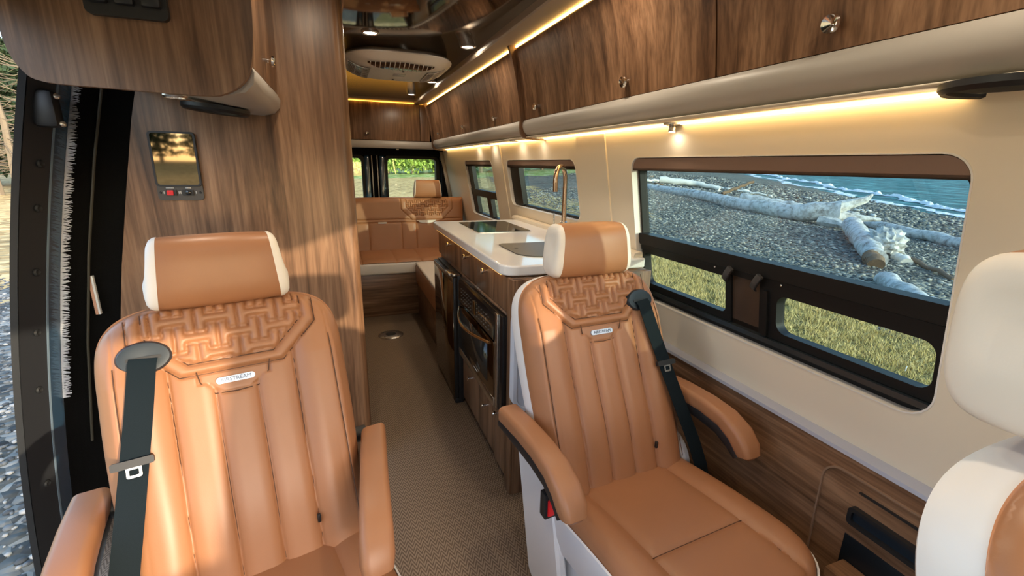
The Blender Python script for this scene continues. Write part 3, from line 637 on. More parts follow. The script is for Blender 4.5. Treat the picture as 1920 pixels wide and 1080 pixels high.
speaker(1.00, .455, 1.437, .085, 'round black speaker under the right overhead cabinet at the frame edge')
speaker(-.33, 1.66, 1.447, .088, 'round black speaker under the left overhead cabinet beside the pantry').rotation_euler = (0, R(5.5), 0)

# ------------------------------------------------------------ air conditioner
AX, AY, AW, AD = .375, 3.10, .315, .36
def acq(x, y): return (abs((x - AX) / AW) ** 3.2 + abs((y - AY) / AD) ** 3.2) ** (1 / 3.2)
def acz(x, y):
    q = acq(x, y); t = max(0, (q - .62) / .38); return 1.822 + .050 * t ** 1.6
ac = thing('air_conditioner', 'cream ceiling air conditioner with slatted grilles above the aisle', 'air conditioner', (AX, AY, 1.9))
b = B(); n = 48; rings = []
def sup(k, s):
    a = 2 * math.pi * k / n; c, s_ = math.cos(a), math.sin(a); r = 1 / ((abs(c) ** 3.2 + abs(s_) ** 3.2) ** (1 / 3.2)); return AX + AW * s * r * c, AY + AD * s * r * s_
for s in (.05, .3, .62, .72, .82, .9, .96, 1.0): rings.append([b.bm.verts.new((*sup(k, s), acz(*sup(k, s)))) for k in range(n)])
rings.append([b.bm.verts.new((*sup(k, 1.0), 1.878)) for k in range(n)]); rings.append([b.bm.verts.new((*sup(k, .93), 1.899)) for k in range(n)])
for A, C in zip(rings, rings[1:]):
    for k in range(n): b.bm.faces.new((A[k], A[(k + 1) % n], C[(k + 1) % n], C[k]))
b.bm.faces.new(rings[0]); b.bm.faces.new(rings[-1])
o = b.done('housing', WHITEP, ac); o.matrix_parent_inverse = Matrix.Translation(-Vector(ac.location))
def drape(pts, off): return [(x, y, acz(x, y) - off) for x, y in pts]
def patch(bb, fx, x0, x1, nx, y0f, y1f, off):
    V = [[bb.bm.verts.new((lambda x, y: (x, y, acz(x, y) - off))(x0 + (x1 - x0) * i / nx, y0f(i / nx) * (1 - j / 4) + y1f(i / nx) * j / 4)) for i in range(nx + 1)] for j in range(5)]
    for j in range(4):
        for i in range(nx): bb.bm.faces.new((V[j][i], V[j][i + 1], V[j + 1][i + 1], V[j + 1][i]))
lens0 = lambda t: 2.80 + .035 * (1 - math.sin(math.pi * min(max(t, .02), .98))) ; lens1 = lambda t: 2.835 + .085 * math.sin(math.pi * min(max(t, .02), .98)) ** .6
g = B(); patch(g, None, .19, .56, 16, lens0, lens1, .006); vent = addto(ac, g, 'front_vent_shade', BLACKG)  # dark plate on the housing, its colour stands for shade inside the vent
for k in range(14):
    x = .205 + .34 * k / 13; t_ = (x - .19) / .37; y0, y1 = lens0(t_) - .004, lens1(t_) + .004
    s_ = B().tube([(x, y0 + (y1 - y0) * q / 4, acz(x, y0 + (y1 - y0) * q / 4) - .0075) for q in range(5)], .0024, 5); s_.done('slat', WHITEP, vent).matrix_parent_inverse = Matrix.Identity(4)
for sx, lab in ((-1, 'l'), (1, 'r')):
    xa, xb = (AX + sx * .165, AX + sx * .285)
    g = B(); x0, x1 = min(xa, xb), max(xa, xb); patch(g, None, x0, x1, 6, lambda t: 2.95, lambda t: 3.27, .005); gr = addto(ac, g, 'side_grille_shade', BLACKG)  # flat dark patch in place of the shaded opening behind the slats
    for k in range(10):
        y = 2.95 + .32 * k / 9; B().tube([(x0 + (x1 - x0) * q / 3, y, acz(x0 + (x1 - x0) * q / 3, y) - .0056) for q in range(4)], .0016, 5).done('slat', WHITEP, gr)
    for k in range(4):
        x = x0 + (x1 - x0) * k / 3; B().tube([(x, 2.945 + .33 * q / 5, acz(x, 2.945 + .33 * q / 5) - .0056) for q in range(6)], .0016, 5).done('bar', WHITEP, gr)
addto(ac, B().box(.355, 3.06, 1.8185, .425, 3.14, 1.8225, .001), 'rating_plate', mat('plate_grey', (.5, .48, .46), .3, metal=.5))
addto(ac, B().lathe([(.007, 0), (.006, -.004)], (.40, 2.98, 1.821), (0, 0, 1), 12), 'screw', BLACK); addto(ac, B().lathe([(.007, 0), (.006, -.004)], (.37, 3.27, 1.821), (0, 0, 1), 12), 'screw', BLACK)

# ------------------------------------------------------------ pantry wall, left overhead cabinet, door jamb
pant = thing('pantry_cabinet', 'tall walnut pantry cabinet with a rounded aisle corner behind the left seat', 'cabinet', (-.3, 2.1, 0))
b = B(); rings = []
for k in range(9):
    z = 1.897 * k / 8; xl = XL(z) + .145 if z > 1.2 else XL(z) + .150; xr = .050
    rr = .035; P = [(xl, 1.85)] + [(xr - rr + rr * math.sin(R(a)), 1.85 + rr - rr * math.cos(R(a))) for a in range(0, 91, 15)] + [(xr, 2.75), (xl, 2.75)]
    rings.append([b.bm.verts.new((p[0], p[1], z)) for p in P])
for A, C in zip(rings, rings[1:]):
    for k in range(len(A)): b.bm.faces.new((A[k], A[(k + 1) % len(A)], C[(k + 1) % len(A)], C[k]))
b.bm.faces.new(rings[0]); b.bm.faces.new(rings[-1]); addto(pant, b, 'carcass', WOODV)
mon = thing('control_display', 'smoked glass screen panel on the pantry wall reflecting the field outside', 'display', (-.5, 1.85, 1.17))
addto(mon, B().prism(rrect(-.570, 1.165, -.440, 1.385, .012), XZ, 1.842, 1.852), 'back_plate', mat('panel_bronze_grey', (.06, .052, .045), .4))
addto(mon, B().ring(rrect(-.570, 1.210, -.440, 1.385, .012), rrect(-.564, 1.216, -.446, 1.379, .008), XZ, 1.836, 1.843), 'bezel', BLACK)
addto(mon, B().prism(rrect(-.565, 1.215, -.445, 1.380, .008), XZ, 1.838, 1.842), 'screen', SMOKE)
addto(mon, B().prism(rrect(-.546, 1.180, -.516, 1.200, .003), XZ, 1.837, 1.843), 'switch_housing', BLACK)
addto(mon, B().prism(rrect(-.542, 1.182, -.524, 1.198, .002), XZ, 1.832, 1.838), 'red_rocker', RED)
addto(mon, B().prism(rrect(-.500, 1.180, -.468, 1.200, .003), XZ, 1.837, 1.843), 'socket_housing', BLACK)
addto(mon, B().lathe([(.008, 0), (.008, .006), (.006, .007)], (-.482, 1.838, 1.190), (0, -1, 0), 16), 'socket', BLACKG)
for x in (-.562, -.449): addto(mon, B().lathe([(.004, 0), (.003, .003)], (x, 1.842, 1.190), (0, -1, 0), 10), 'screw', BLACK)
for x0, x1, z in ((-.545, -.522, 1.204), (-.490, -.474, 1.204)): addto(mon, B().box(x0, 1.8405, z, x1, 1.8425, z + .003), 'marking', PRINT)
for x in (-.553, -.511, -.506, -.462): addto(mon, B().box(x, 1.8405, 1.186, x + .0025, 1.8425, 1.195), 'marking', PRINT)

lc = thing('overhead_cabinet', 'left overhead walnut cabinet with a rounded end panel carrying black switches', 'cabinet', (-.4, 1.5, 1.5))
P = [(-.158, 1.90), (-.158, 1.66), (-.165, 1.56), (-.178, 1.50), (-.200, 1.468), (-.235, 1.447), (-.28, 1.440), (-.45, 1.444), (-.56, 1.449), (-.592, 1.470), (-.607, 1.51), (-.610, 1.56), (-.600, 1.60), (-.58, 1.90)]
def smooth(P, k0, k1, m=5):
    out = []
    for i in range(len(P)):
        out.append(P[i])
        if k0 <= i < k1:
            p0, p1, p2, p3 = (Vector(P[(i + q) % len(P)]) for q in (-1, 0, 1, 2))
            for q in range(1, m):
                t = q / m; out.append(tuple(.5 * ((2 * p1) + (p2 - p0) * t + (2 * p0 - 5 * p1 + 4 * p2 - p3) * t * t + (3 * p1 - p0 - 3 * p2 + p3) * t ** 3)))
    return out
addto(lc, B().prism(smooth(P, 1, 12), XZ, 1.290, 1.310), 'end_panel', WOODV)
dprof = lambda z: -.170 - .012 * max(0, (1.70 - z) / .2) ** 1.5
dp = [(dprof(1.52 + .38 * k / 8), 1.52 + .38 * k / 8) for k in range(9)]
dd = addto(lc, B().prism(dp + [(x - .018, z) for x, z in dp[::-1]], XZ, 1.312, 1.846), 'door', WOODV)
kb = B().lathe([(.006, -.004), (.006, .010), (.012, .012), (.016, .018), (.014, .024), (.003, .017)], (dprof(1.575), 1.575, 1.575), (1, 0, -.1), 18).done('knob', CHROME, dd)
addto(lc, B().box(-.60, 1.312, 1.53, -.20, 1.845, 1.89), 'body', WOODV)
nn = B().prism([(-.180, 1.518), (-.172, 1.50), (-.176, 1.475), (-.195, 1.455), (-.23, 1.447), (-.28, 1.450), (-.40, 1.472), (-.47, 1.497), (-.55, 1.508), (-.58, 1.518)], XZ, 1.312, 1.847); addto(lc, nn, 'grey_underside', GREYL)
sw = thing('switch_panel', 'black panel of three rocker switches on the left cabinet end', 'switch panel', (-.39, 1.29, 1.58))
addto(sw, B().prism(rrect(-.462, 1.583, -.318, 1.69, .012), XZ, 1.276, 1.291), 'housing', mat('switch_black', (.022, .021, .020), .42))
for k in range(3):
    x = -.453 + .046 * k
    for z in (1.604, 1.655): addto(sw, B().box(x, 1.262, z, x + .034, 1.278, z + .042, .005), 'rocker', BLACK)
downlight(-.35, 1.355, 1.446, 'small round lamp tucked under the left overhead cabinet end', .35, .026)

# door pillar at the rear of the sliding door opening
pil = thing('door_pillar', 'dark door pillar with rubber plugs at the edge of the open sliding door', 'pillar', (-.9, 1.65, 0))
def pil_strip(name, m, x0, y0, x1, y1, th, zz=(-.1, 1.60), par=None, wav=0):
    b = B(); nz = 24; rings = []
    for k in range(nz + 1):
        z = zz[0] + (zz[1] - zz[0]) * k / nz; c = XL(z) - .07 * max(0, (.9 - z)) ** 2 * 0
        d = Vector((x1 - x0, y1 - y0)).normalized(); nrm = Vector((-d.y, d.x)) * th
        rings.append([b.bm.verts.new((c + px, py, z)) for px, py in ((x0, y0), (x1, y1), (x1 + nrm.x, y1 + nrm.y), (x0 + nrm.x, y0 + nrm.y))])
    for A, C in zip(rings, rings[1:]):
        for k in range(4): b.bm.faces.new((A[k], A[(k + 1) % 4], C[(k + 1) % 4], C[k]))
    b.bm.faces.new(rings[0]); b.bm.faces.new(rings[-1]); return addto(par or pil, b, name, m)
pil_strip('outer_seal', RUBBER, -.010, 1.595, .004, 1.600, .02)
pil_strip('plug_strip', mat('pillar_black', (.020, .022, .026), .5), .004, 1.605, .030, 1.69, .02)
pil_strip('painted_edge', PAINT, .030, 1.69, .040, 1.735, .02)
pil_strip('pale_edge', mat('edge_grey_blue', (.16, .22, .28), .4), .0295, 1.683, .031, 1.689, .004)
for z in (1.28, 1.16, .98, .80, .62, .30):
    p = B().lathe([(.011, 0), (.011, .003), (.007, .006), (.003, .004)], (XL(z) + .020, 1.652, z), (.95, -.3, 0), 16); addto(pil, p, 'plug', RUBBER)
addto(pil, B().box(XL(1.42) - .0, 1.625, 1.375, XL(1.42) + .055, 1.67, 1.47, .012), 'hinge_block', BLACK)
for z in (1.385, 1.455): addto(pil, B().lathe([(.008, 0), (.008, .006), (.004, .008)], (XL(1.42) + .054, 1.645, z), (.8, -.6, 0), 14), 'bolt', STEEL)
car = B(); rings = []
jp = thing('black_side_lining', 'black carpeted lining between the door pillar and the pantry', 'lining', (-.8, 1.8, 0))
for k in range(25):
    z = -.1 + 1.75 * k / 24; c = XL(z); rings.append([car.bm.verts.new(p) for p in ((c + .040, 1.735, z), (c + .055, 1.78, z), (c + .08, 1.80, z), (c + .10, 1.835, z), (c + .15, 1.856, z), (c + .15, 1.90, z), (c + .03, 1.90, z))])
for A, C in zip(rings, rings[1:]):
    for k in range(7): car.bm.faces.new((A[k], A[(k + 1) % 7], C[(k + 1) % 7], C[k]))
car.bm.faces.new(rings[0]); car.bm.faces.new(rings[-1]); addto(jp, car, 'carpet_panel', CARPET)
bm_ = B()
for k in range(420):
    z = .55 + 1.0 * k / 420; c = XL(z); a = random.uniform(-.006, .006); bm_.tube([(c + .040, 1.733, z), (c + .056 + random.uniform(0, .009), 1.728 + random.uniform(-.006, .006), z + a)], [.0022, .0008], 3, cap=False)
addto(jp, bm_, 'brush_seal', BRUSH)
addto(jp, B().tube([(XL(z) + .082, 1.795, z) for z in (.35, .7, 1.0, 1.3, 1.55)], .004, 6), 'channel_bead', mat('bead', (.05, .045, .03), .5))
addto(jp, B().box(XL(.86) + .09, 1.800, .80, XL(.86) + .098, 1.812, .93, .001), 'warning_tag', mat('tag_orange', (.55, .30, .20), .5))
addto(jp, B().box(XL(.86) + .098, 1.800, .80, XL(.86) + .104, 1.812, .93, .001), 'tag_border', PRINT)

# ------------------------------------------------------------ galley
gal = thing('galley_cabinet', 'walnut galley cabinet with drawers under the white counter', 'cabinet', (.8, 2.1, 0))
addto(gal, B().box(.565, 1.49, .03, 1.140, 2.80, .90), 'carcass', WOODG)
addto(gal, B().box(.556, 1.462, .0, 1.140, 1.49, .902, .002), 'end_panel', WOODG)
addto(gal, B().box(.548, 1.462, .0, .562, 1.52, .902, .003), 'corner_post', WOODG)
addto(gal, B().box(.580, 1.52, .0, .60, 2.24, .06), 'toe_kick', BLACK)
for (y0, y1, kk) in ((2.215, 2.79, 2.45), (1.925, 2.210, 2.09), (1.525, 1.920, 1.78)):
    f = addto(gal, B().box(.549, y0, .765, .566, y1, .898, .002), 'drawer', WOODG); knob((.549, kk, .868), (-1, 0, 0), f, .013)
for (y0, y1, z0, z1, ky, kz) in ((1.90, 2.20, .07, .335, 2.02, .26), (1.66, 1.895, .07, .335, 1.76, .25), (1.525, 1.655, .05, .335, 1.60, .30)):
    f = addto(gal, B().box(.549, y0, z0, .566, y1, z1, .002), 'door', WOODG); knob((.549, ky, kz), (-1, 0, 0), f, .010)
addto(gal, B().box(.551, 1.525, .335, .566, 2.2, .760), 'appliance_surround', WOODG)
ct = B().prism(rrect(.528, 1.50, 1.137, 2.87, (.01, .03, .065, .01), 8), XY, .906, .945).done('countertop', CTOP); props(ct, 'glossy white solid countertop over the galley', 'countertop')
md = ct.modifiers.new('b', 'BEVEL'); md.width = .006; md.segments = 3; md.limit_method = 'ANGLE'
bs = B().prism([(1.09, .9455), (1.095, .962), (1.11, .966), (1.132, .966), (1.134, .9455)], lambda p, q, d: Vector((p, d, q)), 1.52, 2.95).done('backsplash_ledge', mat('ledge_cream', (.80, .70, .56), .4)); props(bs, 'cream ledge where the counter meets the window wall', 'ledge')
ck = thing('cooktop', 'black glass cooktop set into the far end of the counter', 'cooktop', (.82, 2.53, .945))
addto(ck, B().prism(rrect(.668, 2.315, .975, 2.765, .008), XY, .9452, .948), 'steel_rim', STEEL); addto(ck, B().prism(rrect(.672, 2.319, .971, 2.761, .006), XY, .948, .9505), 'glass', DGREY)
sk = thing('sink_cover', 'grey glass sink lid with rounded corners on the near end of the counter', 'sink lid', (.84, 1.79, .945))
addto(sk, B().prism(rrect(.655, 1.63, 1.02, 1.955, (.06, .03, .10, .10), 10), XY, .9452, .9495), 'lid', SINKC); addto(sk, B().lathe([(.010, 0), (.010, .001)], (.70, 1.83, .9497), (0, 0, 1), 16), 'finger_hole', BLACK)
fc = thing('faucet', 'brushed steel gooseneck faucet by the side window', 'faucet', (1.062, 2.10, .945))
b = B().lathe([(.026, 0), (.026, .006), (.018, .010), (.018, .075), (.014, .08)], (0, 0, 0)); b.done('base', STEEL, fc)
dirv = Vector((-.80, -.60, 0)); pts = [Vector((0, 0, .07)), Vector((0, 0, .17)), Vector((0, 0, .27))]
for k in range(1, 13): a = math.pi * k / 12 * 1.06; pts.append(Vector((0, 0, .285)) + dirv * (.055 - .055 * math.cos(a)) + Vector((0, 0, .065 * math.sin(a))))
pts.append(pts[-1] + Vector((0, 0, -.04)) + dirv * -.004)
B().tube(pts, .0125, 14).done('spout', BRONZE, fc)
B().tube([(0, 0, .045), (-.05, .02, .045)], .016, 14).done('valve_body', STEEL, fc); B().tube([(-.045, .018, .055), (-.048, .018, .12)], .004, 8).done('lever', STEEL, fc)
# fridge
fr = thing('refrigerator', 'black under-counter refrigerator with reflective bronze door', 'refrigerator', (.54, 2.5, 0))
addto(fr, B().box(.535, 2.245, .02, .60, 2.76, .735, .003), 'body', BLACK)
fd = addto(fr, B().box(.513, 2.245, .035, .535, 2.76, .728, .004), 'door', BLACK)
B().box(.5105, 2.252, .04, .5135, 2.752, .700).done('door_glass', FRIDGEG, fd); B().box(.508, 2.252, .700, .5135, 2.752, .724, .002).done('top_trim', mat('bronze_trim', (.30, .24, .17), .3, metal=1), fd)
addto(fr, B().box(.500, 2.30, .726, .535, 2.40, .740, .003), 'latch', STEEL); addto(fr, B().box(.512, 2.248, .733, .548, 2.27, .745, .002), 'hinge', STEEL)
addto(fr, B().box(.515, 2.25, .0, .56, 2.30, .03, .002), 'foot', BLACK)
# oven
ov = thing('microwave_oven', 'black and stainless convection oven with bow handle under the counter', 'oven', (.54, 1.83, .34))
addto(ov, B().box(.528, 1.51, .345, .552, 2.165, .752, .002), 'body', BLACKG)
addto(ov, B().box(.519, 1.545, .345, .529, 1.575, .752, .002), 'side_trim', STEEL)
od = addto(ov, B().box(.517, 1.58, .385, .529, 2.15, .625, .002), 'door', FRIDGEG)
B().box(.5155, 1.66, .42, .5175, 2.08, .59).done('door_window', DGREY, od)
B().tube([Vector((.517 - .050 * math.sin(math.pi * k / 14) - .004, 1.62 + .50 * k / 14, .610 - .010 * math.sin(math.pi * k / 14))) for k in range(15)], .006, 8).done('handle', mat('gold_handle', (.80, .58, .34), .2, metal=1), od)
addto(ov, B().box(.517, 1.58, .345, .529, 2.15, .382, .002), 'lower_trim', STEEL)
cp = addto(ov, B().prism([(.520, .630), (.516, .640), (.519, .740), (.528, .746), (.53, .630)], XZ, 1.58, 2.15), 'control_panel', BLACKG)
for r_ in range(4):
    for k in range(14):
        if k in (6, 7): continue
        B().box(.5153, 1.64 + .034 * k, .655 + .018 * r_, .5172, 1.650 + .034 * k, .658 + .018 * r_).done('key', mat('key_print', (.16, .14, .12), .5) if not (r_ or k) else bpy.data.materials['key_print'], cp)
addto(ov, B().box(.513, 1.838, .655, .5175, 1.875, .715, .002), 'dial_plate', mat('plate_amber', (.35, .24, .12), .3, metal=1))
addto(ov, B().tube([(.514, 1.80, .40), (.514, 1.87, .40)], .0015, 5), 'name_mark', PRINT)
# folded table leaf at the galley end
tb = B().prism(rrect(.548, .405, .95, .80, .05, 8), XZ, 1.425, 1.458).done('folding_shelf', BLUEW); props(tb, 'pale blue-white folding shelf leaf on the galley end behind the right seat', 'shelf')
B().ring(rrect(.543, .40, .955, .805, .055, 8), rrect(.557, .414, .94, .79, .045, 8), XZ, 1.419, 1.460).done('edge_band', mat('band_white', (.72, .76, .85), .4), tb)
# floor socket
fs = thing('floor_socket', 'round steel table leg socket in the aisle floor', 'floor socket', (.282, 3.437, 0))
B().lathe([(.095, 0), (.095, .003), (.085, .008), (.045, .010)], (0, 0, 0), (0, 0, 1), 36).done('flange', STEEL, fs); B().lathe([(.040, .010), (.038, .013), (.02, .012)], (0, 0, 0), (0, 0, 1), 24).done('cap', BLACK, fs)
for a in range(0, 360, 90): B().lathe([(.005, .008), (.004, .011)], (.07 * math.cos(R(a + 45)), .07 * math.sin(R(a + 45)), 0), (0, 0, 1), 8).done('screw', BLACK, fs)

# ------------------------------------------------------------ upholstery
UQ = .0212
def hid(i, j):
    if j % 2 == 0: r_ = j // 2
    else:
        r_ = (j - 1) // 2; o_ = 2 * (r_ % 2)
        if (i - o_) % 4 in (1, 2): r_ += 1
    return (r_, (i - 2 * (r_ % 2)) // 4)
def quilt(u, v, U=UQ):
    a, c = u / U, v / U; i, j = math.floor(a), math.floor(c); fa, fc = a - i, c - j; h0 = hid(i, j); d = 9
    if hid(i - 1, j) != h0: d = min(d, fa)
    if hid(i + 1, j) != h0: d = min(d, 1 - fa)
    if hid(i, j - 1) != h0: d = min(d, fc)
    if hid(i, j + 1) != h0: d = min(d, 1 - fc)
    for di, dj in ((-1, -1), (1, -1), (-1, 1), (1, 1)):
        if hid(i + di, j + dj) != h0: d = min(d, math.hypot(fa if di < 0 else 1 - fa, fc if dj < 0 else 1 - fc))
    return min(d, .55) * U
def crease(d, w=.0028): return math.exp(-(d / w) ** 2)
def pillow(d, r): return 1 - (1 - min(d / r, 1)) ** 2
def sdbox(u, v, cu, cv, hu, hv, ch):   # chamfered box distance (positive inside)
    du, dv = hu - abs(u - cu), hv - abs(v - cv); e = min(du, dv)
    if v < cv: e = min(e, (du + dv - ch) * .7071)
    return e
LB = .655; SA, CA = math.sin(R(23)), math.cos(R(23))
SEAM = mat('seam_thread', (.085, .036, .016), .7)
def back_h(u, v):
    """height of the front padding above the back board at across u, along v"""
    h = 0.0; au = abs(u)
    e = sdbox(u, v, 0, .568, .188, .092, .07)
    if e > -.0001 or v > .50 and au < .19:
        pass
    band = sdbox(u, v, 0, .575, .192, .100, .085); inner = sdbox(u, v, 0, .580, .163, .078, .075)
    if inner > 0: h = .003 + .0090 * (pillow(quilt(u + 7 * UQ, v), .0085)) * pillow(inner, .01) - .0045 * crease(quilt(u + 7 * UQ, v), .0022)
    elif band > 0: h = .003 + .009 * pillow(min(band, -inner), .014) - .005 * crease(min(band, -inner))
    else:
        # tab under the quilt, channels below
        bolster = au - .128 - .010 * max(0, (v - .3)) * 1.0
        tab = sdbox(u, v, 0, .452, .075, .030, .045)
        if bolster > 0: h = .020 * pillow(bolster, .05) * (1 if v < .48 else max(.2, 1 - (v - .48) / .12)) + .002 * pillow(-band, .02) - .004 * crease(bolster) - .0025 * crease(abs(au - .218), .002)
        elif tab > 0 and v < .49: h = .003 * pillow(tab, .01) - .002 * crease(tab, .002)
        else:
            d = min(abs(au - .043), -bolster); d2 = min(d, -band)
            h = .0075 * pillow(d, .03) - .0055 * crease(abs(au - .043), .0030) - .006 * crease(bolster, .003) - .003 * crease(band)
        if tab <= 0 and v < .49: h -= .002 * crease(tab, .002)
    h += .010 * math.exp(-((v - .16) / .13) ** 2) * max(0, 1 - (au / .2) ** 4)
    return h
def back_w(v): 
    t = max(0, v / LB); return .234 + .024 * max(0, math.sin(math.pi * min(1, t * .85))) ** .8
def bp(u, v, d):  # back board coordinates to seat space
    return Vector((u, -.17 + v * SA - d * CA, .38 + v * CA + d * SA))
V0 = .44
def build_back(parent):
    NU, NV = 170, 210; V = np.zeros(((NU + 1) * (NV + 1), 3)); k = 0
    for j in range(NV + 1):
        t = j / NV
        v = -.02 + (LB + .02) * (t if t < .8 else .8 + .2 * math.sin((t - .8) / .2 * math.pi / 2) )
        q = max(0, (v - V0) / (LB - V0)); wv = back_w(min(v, V0)) * (max(0, 1 - q ** 4.2)) ** (1 / 4.2)
        for i in range(NU + 1):
            s = 2 * i / NU - 1; s = s * .62 + .38 * math.sin(s * math.pi / 2)
            u = s * max(wv, .0005)
            W_ = back_w(min(v, V0)); qq = (abs(u / W_) ** 3.4 + q ** 4.2) ** (1 / 4.2); e = max(0, (1 - qq)) * .22; r_ = .042
            ed = r_ - math.sqrt(max(0, r_ * r_ - (r_ - min(e, r_)) ** 2)); f = min(1, e / .02)
            p = bp(u, v, back_h(u, v) * f - ed); V[k] = p; k += 1
    idx = np.arange(NV)[:, None] * (NU + 1) + np.arange(NU)[None]; idx = idx.ravel(); F = np.stack([idx, idx + 1, idx + NU + 2, idx + NU + 1], -1)
    o = np_mesh('backrest', V, F, parent, (TAN,)); o.data.polygons.foreach_set('use_smooth', [True] * len(F)); return o
def outline(scale, extra=0):
    P = []; n_ = 40
    for k in range(n_ + 1):
        v = -.02 + (V0 + .02) * k / n_; P.append((back_w(v) * scale + extra, v))
    for k in range(1, 20):
        a = math.pi / 2 * k / 20; c = math.cos(a) ** (2 / 4.2); s_ = math.sin(a) ** (2 / 4.2); P.append((back_w(V0) * c * scale + extra * c, V0 + (LB - V0 + extra) * s_))
    P.append((0, LB + extra)); return P + [(-x, v) for x, v in P[-2::-1]]
def build_shell(parent):
    b = B(); rings = []
    for ex, d in ((-.008, -.043), (-.002, -.042), (.000, -.050), (.004, -.078), (.000, -.095), (-.02, -.108), (-.08, -.112)):
        rings.append([b.bm.verts.new(bp(u, v, d)) for u, v in outline(1, ex)])
    for A, C in zip(rings, rings[1:]):
        for k in range(len(A) - 1): b.bm.faces.new((A[k], A[k + 1], C[k + 1], C[k]))
    b.bm.faces.new(rings[-1]); return b.done('back_shell', WHITEL, parent)
def on_back(u, v, off=.001): return bp(u, v, back_h(u, v) + off)
def make_seat(label, loc, rz, belt=1, arms=True, raise_=0, splay=(0, 0), ady=(0, 0), rec=23, hy=.105, hs=1, buckle=True):
    global SA, CA
    SA, CA = math.sin(R(rec)), math.cos(R(rec))
    t = thing('captain_seat', label, 'seat', loc, rz)
    build_back(t); build_shell(t)
    # headrest
    HZ, HY = 1.045 + raise_, hy
    def hp(a): # profile in y,z around the loop
        c, s_ = math.cos(a), math.sin(a); ex = .62
        y = (abs(c) ** ex) * (1 if c > 0 else -1) * .056; z = (abs(s_) ** ex) * (1 if s_ > 0 else -1) * .083
        y += .012 * (z / .08) * .6; return y * (1 + .2 * (hs > 1)), z * hs
    NS = 14; NL = 44
    def hf(i, j):
        a = 2 * math.pi * i; s_ = j * 2 - 1; s_ = math.sin(s_ * math.pi / 2) * .35 + s_ * .65
        y, z = hp(a); k = 1 - .10 * abs(s_) ** 4; w = .118 * (1 - .06 * (z / .083)); return Vector((s_ * w, HY + (y + .0) * k + .0, HZ + z * (1 - .03 * abs(s_) ** 3)))
    b = B(); b.grid(hf, NL, NS, True); b.done('headrest', TAN, t)
    for sx in (-1, 1):
        b = B(); rings = []
        for kx, sc in ((1, 1.012), (1.06, 1.0), (1.13, .93), (1.17, .82), (1.19, .6), (1.195, .3)):
            ring = []
            for i in range(NL):
                y, z = hp(2 * math.pi * i / NL); w = .118 * (1 - .06 * (z / .083)); ring.append(b.bm.verts.new((sx * (w * kx), HY + y * .90 * sc, HZ + z * .97 * sc)))
            rings.append(ring)
        for A, C in zip(rings, rings[1:]):
            for k in range(NL): b.bm.faces.new((A[k], A[(k + 1) % NL], C[(k + 1) % NL], C[k]))
        b.bm.faces.new(rings[-1]); b.bm.faces.new(rings[0][::-1]); b.done('headrest_side', CREAM, t)
        B().tube([tuple(bp(sx * .06, LB - .03, -.05)), (sx * .06, HY, HZ - .05)], .006, 10).done('headrest_post', CHROME, t)
    # cushion
    def cz_(x, y):
        ax = abs(x); s_ = (-.155 - y) / .49; base = .378 + .040 * s_ + .010 * math.sin(math.pi * min(max(s_, 0), 1))
        d = min(abs(ax - .150), 9); h = .012 * pillow(max(0, ax - .150), .04) if ax > .150 else .006 * pillow(min(.150 - ax, abs(y + .455)), .05) - .004 * crease(abs(y + .455), .004)
        return base + h - .005 * crease(d, .004)
    HW, YF, YB = .252, -.665, -.12
    b = B(); NX, NYY = 60, 70
    def cf(i, j):
        s_ = i * 2 - 1; s_ = s_ * .6 + .4 * math.sin(s_ * math.pi / 2); tt = j; y = YB + (YF - YB) * (tt if tt < .7 else .7 + .3 * math.sin((tt - .7) / .3 * math.pi / 2))
        q = max(0, (-.47 - y) / (-.47 - YF)); w = HW * max(0, 1 - q ** 3) ** (1 / 3); w = max(w, .002); x = s_ * w
        qq = ((abs(x) / HW) ** 3 + q ** 3) ** (1 / 3); e = (1 - qq) * .23; r_ = .045; ed = r_ - math.sqrt(max(0, r_ * r_ - (r_ - min(e, r_)) ** 2))
        return Vector((x, y, cz_(x, y) - ed))
    b.grid(cf, NX, NYY); b.done('seat_cushion', TAN, t)
    cs = B()
    for sg in (-1, 1): cs.tube([(sg * .150, -.15 - .42 * k / 24, cz_(.15, -.15 - .42 * k / 24) + .0004) for k in range(25)], .0012, 5, cap=False)
    cs.tube([(-.148 + .296 * k / 16, -.455, cz_(0.05, -.455) + .0004) for k in range(17)], .0012, 5, cap=False); cs.done('stitching', SEAM, t)
    def con(ex):
        P = [(HW + ex, YB)] + [(HW + ex, YB + (-.47 - YB) * k / 8) for k in range(1, 9)]
        for k in range(1, 13): a = math.pi / 2 * k / 12; P.append(((HW + ex) * math.cos(a) ** (2 / 3), -.47 + (YF - ex + .47) * math.sin(a) ** (2 / 3)))
        return P + [(-x, y) for x, y in P[-2::-1]]
    b = B(); rings = []
    for ex, dz in ((.0, -.036), (.005, -.038), (.006, -.050), (.004, -.11), (-.006, -.16), (-.03, -.175)):
        rings.append([b.bm.verts.new((x, y, cz_(x, y) + dz)) for x, y in con(ex)])
    for A, C in zip(rings, rings[1:]):
        for k in range(len(A)): b.bm.faces.new((A[k], A[(k + 1) % len(A)], C[(k + 1) % len(A)], C[k]))
    b.bm.faces.new(rings[-1]); b.done('cushion_side', WHITEL, t)
    B().box(-.215, -.56, .0, .215, -.02, .235, .03, 3).done('pedestal', WHITEL, t)
    for sx in (-1, 1):
        P = rrect(-.20, .02, .02, .46, (.05, .09, .03, .03), 5)
        o_ = B().prism(P, lambda p, q, d: Vector((d, p + .25 * (q - .30) , q)), sx * .232, sx * .262).done('side_shield', WHITEL, t)
        o_.modifiers.new('b', 'BEVEL').width = .008
